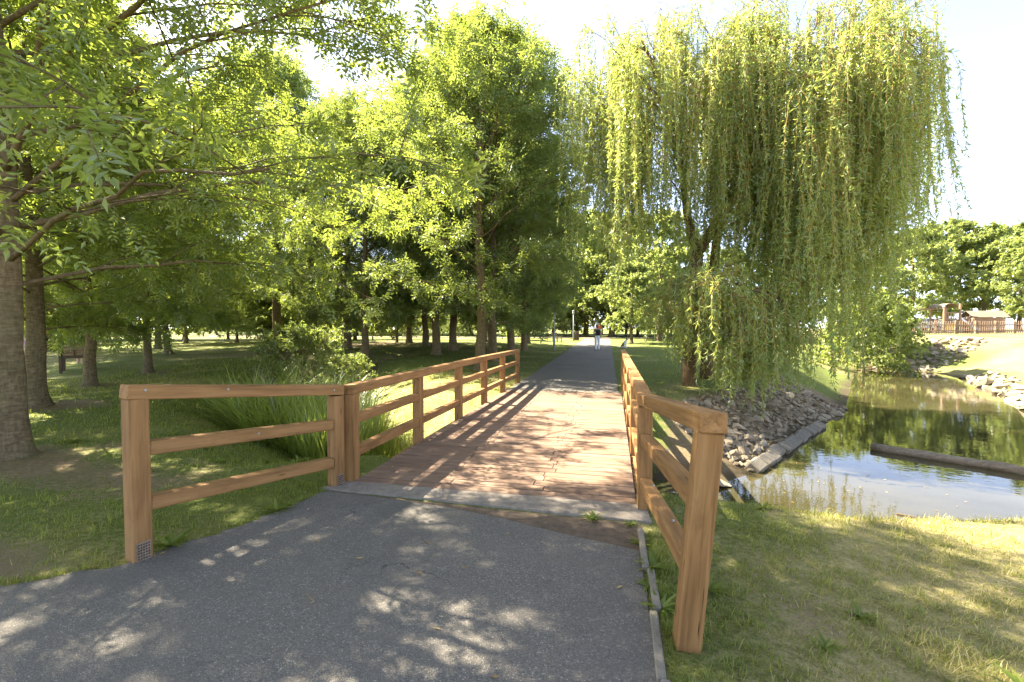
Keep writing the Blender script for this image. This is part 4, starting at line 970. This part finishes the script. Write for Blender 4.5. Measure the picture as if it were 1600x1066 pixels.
blob('hair', 'hair_dark', p2, (0, 0, 1.63), (.10, .115, .11))
p = dp(124, 513, 18.2)
def mf3(x, y, z): return 3 if z < .09 else (2 if .5 < z < .98 and abs(x) < .215 else (0 if z > 1.44 or z < .5 else 1))
c1, k = stander('child in blue standing behind the dark wooden play stand', p[0], p[1], .6, 1.1, ['skin', 'blue_cloth', 'black_cloth', 'white_cloth'], mf3)
blob('hair', 'hair_dark', c1, (0, 0, 1.06), (.075, .08, .075))
# bench with the seated child
pb = dp(90, 513, 23.5); zb = hz(pb[0], pb[1])
bt = thing('picnic_bench', 'low wooden picnic bench on the left lawn behind the trunks', 'bench', (pb[0], pb[1], zb), .25)
for yy in (-.16, 0, .16): beam('plank', Vector((-.8, yy, .62)) + bt.location, Vector((.8, yy, .62)) + bt.location, .15, .045, MAT['dark_wood'], bt)
for yy in (-.55, .55): beam('seat', Vector((-.8, yy, .40)) + bt.location, Vector((.8, yy, .40)) + bt.location, .22, .045, MAT['dark_wood'], bt)
for xx in (-.6, .6):
    beam('crossbar', Vector((xx, -.62, .345)) + bt.location, Vector((xx, .62, .345)) + bt.location, .06, .06, MAT['dark_wood'], bt)
    for sg in (-1, 1): beam('leg', Vector((xx, sg * .5, -.02)) + bt.location, Vector((xx, sg * .12, .59)) + bt.location, .08, .08, MAT['dark_wood'], bt, upv=(1, 0, 0))
ps = dp(71, 513, 22.6)
ct = thing('person', 'child in a blue and black shirt sitting on the picnic bench', 'person', (ps[0], ps[1], hz(ps[0], ps[1])), 2.2)
J = [(0, 0, .46), (0, -.03, .62), (0, -.02, .80), (0, 0, .88), (0, .03, .93), (0, .05, 1.0), (.07, .06, .46), (.08, .33, .47), (.08, .34, .12), (.08, .45, .04), (-.07, .06, .46), (-.08, .33, .47), (-.08, .34, .12), (-.08, .45, .04), (.13, 0, .82), (.17, .06, .64), (.10, .26, .62), (-.13, 0, .82), (-.17, .06, .64), (-.10, .26, .62)]
Eg = [(0, 1), (1, 2), (2, 3), (3, 4), (4, 5), (0, 6), (6, 7), (7, 8), (8, 9), (0, 10), (10, 11), (11, 12), (12, 13), (2, 14), (14, 15), (15, 16), (2, 17), (17, 18), (18, 19)]
rd_ = [(.11, .09), (.10, .075), (.11, .075), .045, .042, .085, .07, .055, .042, .032, .07, .055, .042, .032, .05, .036, .026, .05, .036, .026]
obj('body', skin_body(J, Eg, [(a, a) if np.isscalar(a) else a for a in rd_], lambda c: 0 if c.z > .88 or (c.y > .16 and c.z > .56) or c.z < .4 else (2 if c.z < .55 else (1 if c.y > .0 else 3)), ['skin', 'blue_cloth', 'grey_cloth', 'black_cloth']), ct)
blob('hair', 'red_cloth', ct, (0, .035, 1.02), (.085, .09, .08))
# dog
pd_ = (.42, 33.0); dt = thing('dog', 'white and brown dog sitting on the grass beside the path', 'dog', (pd_[0] + .35, pd_[1], hz(*pd_)), R(-100))
J = [(0, -.12, .14), (0, -.02, .27), (0, .10, .44), (0, .16, .58), (0, .24, .66), (0, .34, .63), (.08, -.08, .13), (.11, .10, .14), (.10, .05, .03), (-.08, -.08, .13), (-.11, .10, .14), (-.10, .05, .03), (.06, .14, .36), (.06, .15, .18), (.06, .17, .02), (-.06, .14, .36), (-.06, .15, .18), (-.06, .17, .02), (0, -.26, .06), (0, -.40, .10)]
Eg = [(0, 1), (1, 2), (2, 3), (3, 4), (4, 5), (0, 6), (6, 7), (7, 8), (0, 9), (9, 10), (10, 11), (2, 12), (12, 13), (13, 14), (2, 15), (15, 16), (16, 17), (0, 18), (18, 19)]
rd_ = [.12, .12, .11, .075, .085, .045, .08, .055, .035, .08, .055, .035, .05, .036, .032, .05, .036, .032, .035, .02]
obj('body', skin_body(J, Eg, [(a, a) for a in rd_], lambda c: 1 if (c.y < .02 and c.z > .16) or (c.z > .66 and c.y < .26) else 0, ['dog_white', 'dog_brown']), dt)
for sg in (-1, 1): blob('ear', 'dog_brown', dt, (sg * .075, .21, .67), (.02, .04, .07), 8)

# ------------------------------------------------------------------ lamp posts, bin, bench by the far path
def lamp(px, dep, label, hh=4.6):
    p = dp(px, 513, dep); t = thing('lamp_post', label, 'lamp post', (p[0], p[1], hz(p[0], p[1])), 0, 'lamp posts left of the far path')
    a = Acc(); a.tube([(0, 0, -.1), (0, 0, .9), (0, 0, 1.0), (0, 0, hh)], [.075, .07, .05, .04], 12); obj('pole', a.mesh('pole', MAT['lamp_paint'], True), t)
    a = Acc(); a.tube([(0, 0, hh), (0, 0, hh + .08), (0, 0, hh + .32), (0, 0, hh + .36)], [.05, .09, .12, .03], 12); h = obj('lamp_head', a.mesh('lamp_head', MAT['lamp_glass'], True), t)
    a = Acc(); a.tube([(0, 0, hh + .361), (0, 0, hh + .40), (0, 0, hh + .46)], [.15, .13, .03], 12); obj('cap', a.mesh('cap', MAT['lamp_paint'], True), h)
lamp(866, 29.5, 'nearer slim pale lamp post beside the far path'); lamp(896, 46, 'farther lamp post beside the litter bin', 2.6)
p = dp(900, 513, 46.5); t = thing('litter_bin', 'small brown litter bin beside the farther lamp post', 'bin', (p[0], p[1], hz(p[0], p[1])))
for k in range(10):
    an = k * 2 * math.pi / 10; rbox('slat', 'dark_wood', t, (math.cos(an) * .3, math.sin(an) * .3, .5), (.9, .16, .03), (0, R(-90), an), .004)
a = Acc(); a.tube([(0, 0, .05), (0, 0, .9)], [.27, .27], 14); obj('liner', a.mesh('liner', MAT['steel'], True), t)
p = dp(871, 513, 43); t = thing('park_bench', 'dark wooden park bench in the shade beside the far path', 'bench', (p[0], p[1], hz(p[0], p[1])), R(80))
L_ = t.location
for k in range(3): beam('slat', Vector((-.85, -.2 + k * .17, .45)) + L_, Vector((.85, -.2 + k * .17, .45)) + L_, .14, .04, MAT['dark_wood'], t)
for k in range(2): beam('slat', Vector((-.85, .27 + k * .03, .62 + k * .2)) + L_, Vector((.85, .27 + k * .03, .62 + k * .2)) + L_, .04, .14, MAT['dark_wood'], t)
for xx in (-.65, .65):
    beam('leg', Vector((xx, -.2, -.03)) + L_, Vector((xx, -.2, .43)) + L_, .07, .07, MAT['steel'], t, upv=(1, 0, 0)); beam('leg', Vector((xx, .24, -.03)) + L_, Vector((xx, .33, .9)) + L_, .05, .07, MAT['steel'], t, upv=(1, 0, 0))
# ------------------------------------------------------------------ play stand and coloured frame on the left lawn
p = dp(117, 513, 16.8); t = thing('play_stand', 'small dark wooden play stand on posts with slatted sides', 'play stand', (p[0], p[1], hz(p[0], p[1])), YAW + R(38)); L_ = t.location
for sx in (-1, 1):
    for sy in (-1, 1): beam('post', Vector((sx * .36, sy * .36, -.1)) + L_, Vector((sx * .36, sy * .36, 1.22 if sy > 0 else 1.08)) + L_, .09, .09, MAT['dark_wood'], t, upv=(1, 0, 0))
for ax in range(4):
    d = Vector((math.cos(ax * math.pi / 2), math.sin(ax * math.pi / 2), 0)); s_ = Vector((-d.y, d.x, 0))
    for zr in (.52, 1.02): beam('rail', d * .36 + s_ * .312 + Vector((0, 0, zr)) + L_, d * .36 - s_ * .312 + Vector((0, 0, zr)) + L_, .05, .09, MAT['dark_wood'], t)
    for k in range(4): beam('slat', d * .36 + s_ * .31 + Vector((0, 0, .62 + k * .10)) + L_, d * .36 - s_ * .31 + Vector((0, 0, .62 + k * .10)) + L_, .025, .075, MAT['play_wood'], t)
    beam('divider', d * .385 + Vector((0, 0, .57)) + L_, d * .385 + Vector((0, 0, .97)) + L_, .02, .05, MAT['dark_wood'], t, upv=d)
p = dp(34, 513, 24); t = thing('climbing_frame', 'purple and yellow play frame glimpsed between the two left trunks', 'climbing frame', (p[0], p[1], hz(p[0], p[1])), .2); L_ = t.location
for k, xx in enumerate((-.55, -.18, .18, .55)):
    beam('post', Vector((xx, 0, -.1)) + L_, Vector((xx, 0, 1.2)) + L_, .08, .08, MAT['purple' if k % 2 == 0 else 'yellow'], t, upv=(1, 0, 0))
for zz_ in (.5, 1.15): beam('rail', Vector((-.7, .081, zz_)) + L_, Vector((.7, .081, zz_)) + L_, .08, .10, MAT['play_wood'], t)

# ------------------------------------------------------------------ playground on the right
F0 = dp(1398, 524, 38.0); F1 = dp(1640, 524, 40.5)
ft = thing('picket_fence', 'brown picket fence in front of the playground', 'fence', (F0[0], F0[1], 0))
dF = (F1 - F0)[:2]; LF = np.linalg.norm(dF); dF /= LF; ang = math.atan2(dF[1], dF[0])
pk = bpy.data.meshes.new('picket'); bm = bmesh.new()
prof = [(-.042, 0), (.042, 0), (.042, 1.0), (0, 1.08), (-.042, 1.0)]
vf = [bm.verts.new((x, -.012, z)) for x, z in prof]; vb = [bm.verts.new((x, .012, z)) for x, z in prof]
bm.faces.new(vf); bm.faces.new(vb[::-1])
for i in range(5): bm.faces.new([vf[i], vb[i], vb[(i + 1) % 5], vf[(i + 1) % 5]])
bmesh.ops.recalc_face_normals(bm, faces=bm.faces); bm.to_mesh(pk); bm.free(); pk.materials.append(MAT['play_wood'])
npk = int(LF / .235)
for k in range(npk):
    q = F0[:2] + dF * (k + .5) * .235; o = obj('picket', pk, ft, (q[0] - F0[0], q[1] - F0[1], hz(*q) + .03 + rr.uniform(-.015, .015)), (0, rr.uniform(-.03, .03), ang))
for k in range(int(LF / 2.05) + 1):
    q = F0[:2] + dF * k * 2.05; nq = np.array([-dF[1], dF[0]]) * .1; b = Vector((q[0] + nq[0], q[1] + nq[1], hz(*q) - .1))
    beam('post', b, b + Vector((0, 0, 1.25)), .11, .11, MAT['play_wood'], ft, upv=(dF[0], dF[1], 0))
for k in range(int(LF / 2.05)):
    for zz_ in (.3, .8):
        a_ = F0[:2] + dF * (k * 2.05 + .057); b_ = F0[:2] + dF * (k * 2.05 + 1.993); nq = np.array([-dF[1], dF[0]]) * .05
        beam('rail', (a_[0] + nq[0], a_[1] + nq[1], hz(*a_) + zz_), (b_[0] + nq[0], b_[1] + nq[1], hz(*b_) + zz_), .05, .09, MAT['play_wood'], ft)
def local(t): return lambda x, y, z: Vector((x, y, z)) + t.location
# swing
p = dp(1438, 513, 43.5); t = thing('swing_set', 'timber swing frame left of the slide tower', 'swing', (p[0], p[1], hz(p[0], p[1])), YAW); q = local(t)
beam('beam', q(-2.1, 0, 2.25), q(1.7, 0, 2.25), .15, .15, MAT['play_wood'], t)
for sg in (-1, 1): beam('leg', q(-1.65, sg * .9, -.1), q(-1.95, sg * .05, 2.35), .13, .13, MAT['play_wood'], t, upv=(1, 0, 0))
beam('leg', q(-1.1, 0, -.05), q(-1.95, .1, 1.5), .1, .1, MAT['play_wood'], t, upv=(0, 1, 0))
for x0 in (-.75, .65):
    for dx in (-.22, .22): beam('chain', q(x0 + dx, 0, .5), q(x0 + dx, 0, 2.18), .025, .025, MAT['steel'], t, upv=(1, 0, 0))
    beam('seat', q(x0 - .25, 0, .48), q(x0 + .25, 0, .48), .2, .05, MAT['rubber'], t)
# slide tower
p = dp(1476, 513, 43.0); t = thing('slide_tower', 'timber play tower with arched roof and slide', 'play tower', (p[0], p[1], hz(p[0], p[1])), YAW); q = local(t)
for sx in (-1, 1):
    for sy in (-1, 1): beam('post', q(sx * .72, sy * .7, -.1), q(sx * .74, sy * .7, 2.4 + (.35 if sx > 0 else .2)), .15, .15, MAT['play_wood'], t, upv=(1, 0, 0))
beam('platform', q(-.7, 0, 1.25), q(.7, 0, 1.25), 1.36, .08, MAT['play_wood'], t)
for k in range(7):
    an = math.pi * (k + .5) / 7; beam('roof_board', q(math.cos(an) * .62 - .2, -.85, 2.45 + math.sin(an) * .30), q(math.cos(an) * .62 - .2, .85, 2.45 + math.sin(an) * .30), .26, .035, MAT['log_wood'], t, upv=(math.cos(an) * .5, 0, math.sin(an)))
for k in range(6): beam('baluster', q(-.62 + k * .24, -.74, 1.3), q(-.62 + k * .24, -.74, 1.85), .09, .03, MAT['play_wood'], t, upv=(0, 1, 0))
beam('rail', q(-.7, -.745, 1.9), q(.7, -.745, 1.9), .06, .09, MAT['play_wood'], t)
beam('panel', q(-.68, -.74, .55), q(.15, -.74, .55), .04, .7, MAT['yellow'], t)
a = Acc(); 
for k in range(10):
    f0 = k / 10; f1 = (k + 1) / 10
    def sl(f): return np.array([.8 + 1.7 * f, -.45, 1.3 - 1.1 * (f ** .9) + .05 * f ** 4])
    A, B = sl(f0), sl(f1)
    for yy, hh in ((-.28, .2), (.28, .2)): a.add([A + (0, yy - .02, 0), B + (0, yy - .02, 0), B + (0, yy - .02, hh), A + (0, yy - .02, hh), A + (0, yy + .02, 0), B + (0, yy + .02, 0), B + (0, yy + .02, hh), A + (0, yy + .02, hh)], [[0, 1, 2], [0, 2, 3], [4, 6, 5], [4, 7, 6], [3, 2, 6], [3, 6, 7]])
    a.add([A + (0, -.28, 0), B + (0, -.28, 0), B + (0, .28, 0), A + (0, .28, 0)], [[0, 1, 2], [0, 2, 3]])
obj('slide', a.mesh('slide', MAT['slide']), t)
# playhouse
p = dp(1536, 513, 43.0); t = thing('playhouse', 'small wooden playhouse with shingled gable roof behind the picket fence', 'playhouse', (p[0], p[1], hz(p[0], p[1])), YAW - R(14)); q = local(t)
for k in range(7): beam('wall_board', q(-1.2, -.8, .12 + k * .2), q(1.2, -.8, .12 + k * .2), .05, .19, MAT['play_wood'], t)
for sx in (-1, 1):
    for k in range(8):
        hw = .77 if k < 7 else .35
        if sx < 0 and k < 5:
            beam('wall_board', q(sx * 1.2, -.77, .12 + k * .2), q(sx * 1.2, -.35, .12 + k * .2), .05, .19, MAT['play_wood'], t); beam('wall_board', q(sx * 1.2, .35, .12 + k * .2), q(sx * 1.2, .77, .12 + k * .2), .05, .19, MAT['play_wood'], t)
        else: beam('wall_board', q(sx * 1.2, -hw, .12 + k * .2), q(sx * 1.2, hw, .12 + k * .2), .05, .19, MAT['play_wood'], t)
for k in range(7): beam('wall_board', q(-1.2, .8, .12 + k * .2), q(1.2, .8, .12 + k * .2), .05, .19, MAT['play_wood'], t)
for sy in (-1, 1):
    for k in range(5):
        f = (k + .5) / 5; beam('roof_board', q(-1.4, sy * (1.05 - f * 1.02), 1.45 + f * .62), q(1.4, sy * (1.05 - f * 1.02), 1.45 + f * .62), .27, .03, MAT['dark_wood'] if k == 9 else MAT['log_wood'], t, upv=(0, sy * .5, 1))
# parked cars glimpsed behind
def car(px, dep, label, paint):
    p = dp(px, 513, dep); t = thing('parked_car', label, 'car', (p[0], p[1], hz(p[0], p[1])), YAW, 'cars parked behind the playground')
    side = [(-2.1, .35), (-2.15, .75), (-1.95, 1.0), (-1.2, 1.06), (-.6, 1.45), (.85, 1.48), (1.75, 1.05), (2.1, .95), (2.15, .4)]
    bm = bmesh.new(); a_ = [bm.verts.new((x, -.85, z)) for x, z in side]; b_ = [bm.verts.new((x, .85, z)) for x, z in side]
    bm.faces.new(a_); bm.faces.new(b_[::-1])
    for i in range(len(side)): bm.faces.new([a_[i], b_[i], b_[(i + 1) % len(side)], a_[(i + 1) % len(side)]])
    bmesh.ops.recalc_face_normals(bm, faces=bm.faces); bmesh.ops.bevel(bm, geom=bm.edges[:], offset=.06, segments=2, affect='EDGES')
    me = bpy.data.meshes.new('body'); bm.to_mesh(me); bm.free(); me.materials.append(MAT[paint]); obj('body', me, t)
    for (xa, xb, xc, xd) in ((-1.0, -.05, -.05, -.55), (.05, 1.45, .8, .05)):
        bm = bmesh.new(); vs = [bm.verts.new(v) for v in ((xa, -.862, 1.05), (xb, -.862, 1.05), (xc, -.862, 1.39), (xd, -.862, 1.39))]; bm.faces.new(vs)
        r_ = bmesh.ops.extrude_face_region(bm, geom=bm.faces[:]); bmesh.ops.translate(bm, vec=(0, .008, 0), verts=[g for g in r_['geom'] if isinstance(g, bmesh.types.BMVert)])
        bmesh.ops.recalc_face_normals(bm, faces=bm.faces); me = bpy.data.meshes.new('window'); bm.to_mesh(me); bm.free(); me.materials.append(MAT['glass']); obj('window', me, t)
    for xx in (-1.35, 1.35):
        for yy in (-.8, .8):
            a = Acc(); a.tube([(xx, yy - .1, .32), (xx, yy + .1, .32)], [.32, .32], 18); wv = obj('wheel', a.mesh('wheel', MAT['rubber']), t)
            a = Acc(); a.tube([(xx, yy - .11, .32), (xx, yy + .11, .32)], [.19, .19], 12); obj('rim', a.mesh('rim', MAT['steel']), wv)
car(1436, 51, 'silver car parked behind the swing frame', 'car_paint'); car(1470, 52, 'dark car parked behind the slide tower', 'car_dark')
# ------------------------------------------------------------------ twigs and fallen leaves
for k, (x, y, z, L_, az, lb_) in enumerate([(2.2, 7.3, WATER_Z + .015, .7, .5, 'thin twig floating on the dark water near the bridge'), (4.1, 7.3, WATER_Z + .012, .4, -.4, 'short twig floating on the sky reflection'), (-1.75, 2.36, .018, .12, 2.6, 'pale straw lying on the asphalt in the left foreground'), (-.95, 2.9, .018, .06, .8, 'tiny dry stalk lying mid asphalt')]):
    a = Acc(); rr2 = np.random.default_rng(k); tt = np.linspace(0, 1, 7)[:, None]; P_ = np.array([math.cos(az), math.sin(az), 0]) * (tt - .5) * L_ + rr2.normal(0, .012 * L_, (7, 3)) * [1, 1, .2]
    a.tube(P_, np.linspace(.012, .004, 7) * (1 if k < 2 else .2), 5)
    tag(obj('twig', a.mesh('twig', MAT['twig'] if k < 2 else MAT['strand']), None, (x, y, z)), lb_, 'twig')
r = np.random.default_rng(8); N = 520; x = r.uniform(-4, 5.5, N); y = r.uniform(1.2, 12, N); sd_ = water_sd(x, y)
z = np.where(sd_ < 0, WATER_Z + .006, height(x, y) + .02); ondeck = (x > -2.6) & (x < .2) & (y > 4.3) & (y < 11.5); z = np.where(ondeck, .031, np.where(in_poly(x, y, PAD), .018, z))
keep = ~((x > -2.9) & (x < .5) & (y > 4.0) & (y < 11.7) & ~ondeck) & ((sd_ < -.1) | (r.random(N) < .35)); x, y, z = x[keep], y[keep], z[keep]; N = len(x)
a = Acc(); az = r.uniform(0, 6.28, N); a.leaves(np.stack([x, y, z], 1), np.stack([np.cos(az), np.sin(az), np.zeros(N)], 1), np.tile([0, 0, 1.0], (N, 1)) + r.normal(0, .1, (N, 3)), r.uniform(.03, .07, N), r.uniform(.012, .022, N), r.random(N), .15, -.05)
tag(obj('fallen_leaves', a.mesh('fallen_leaves', MAT['dry_leaf'])), 'fallen dry leaves scattered over water, deck and path', 'leaves', kind='stuff')
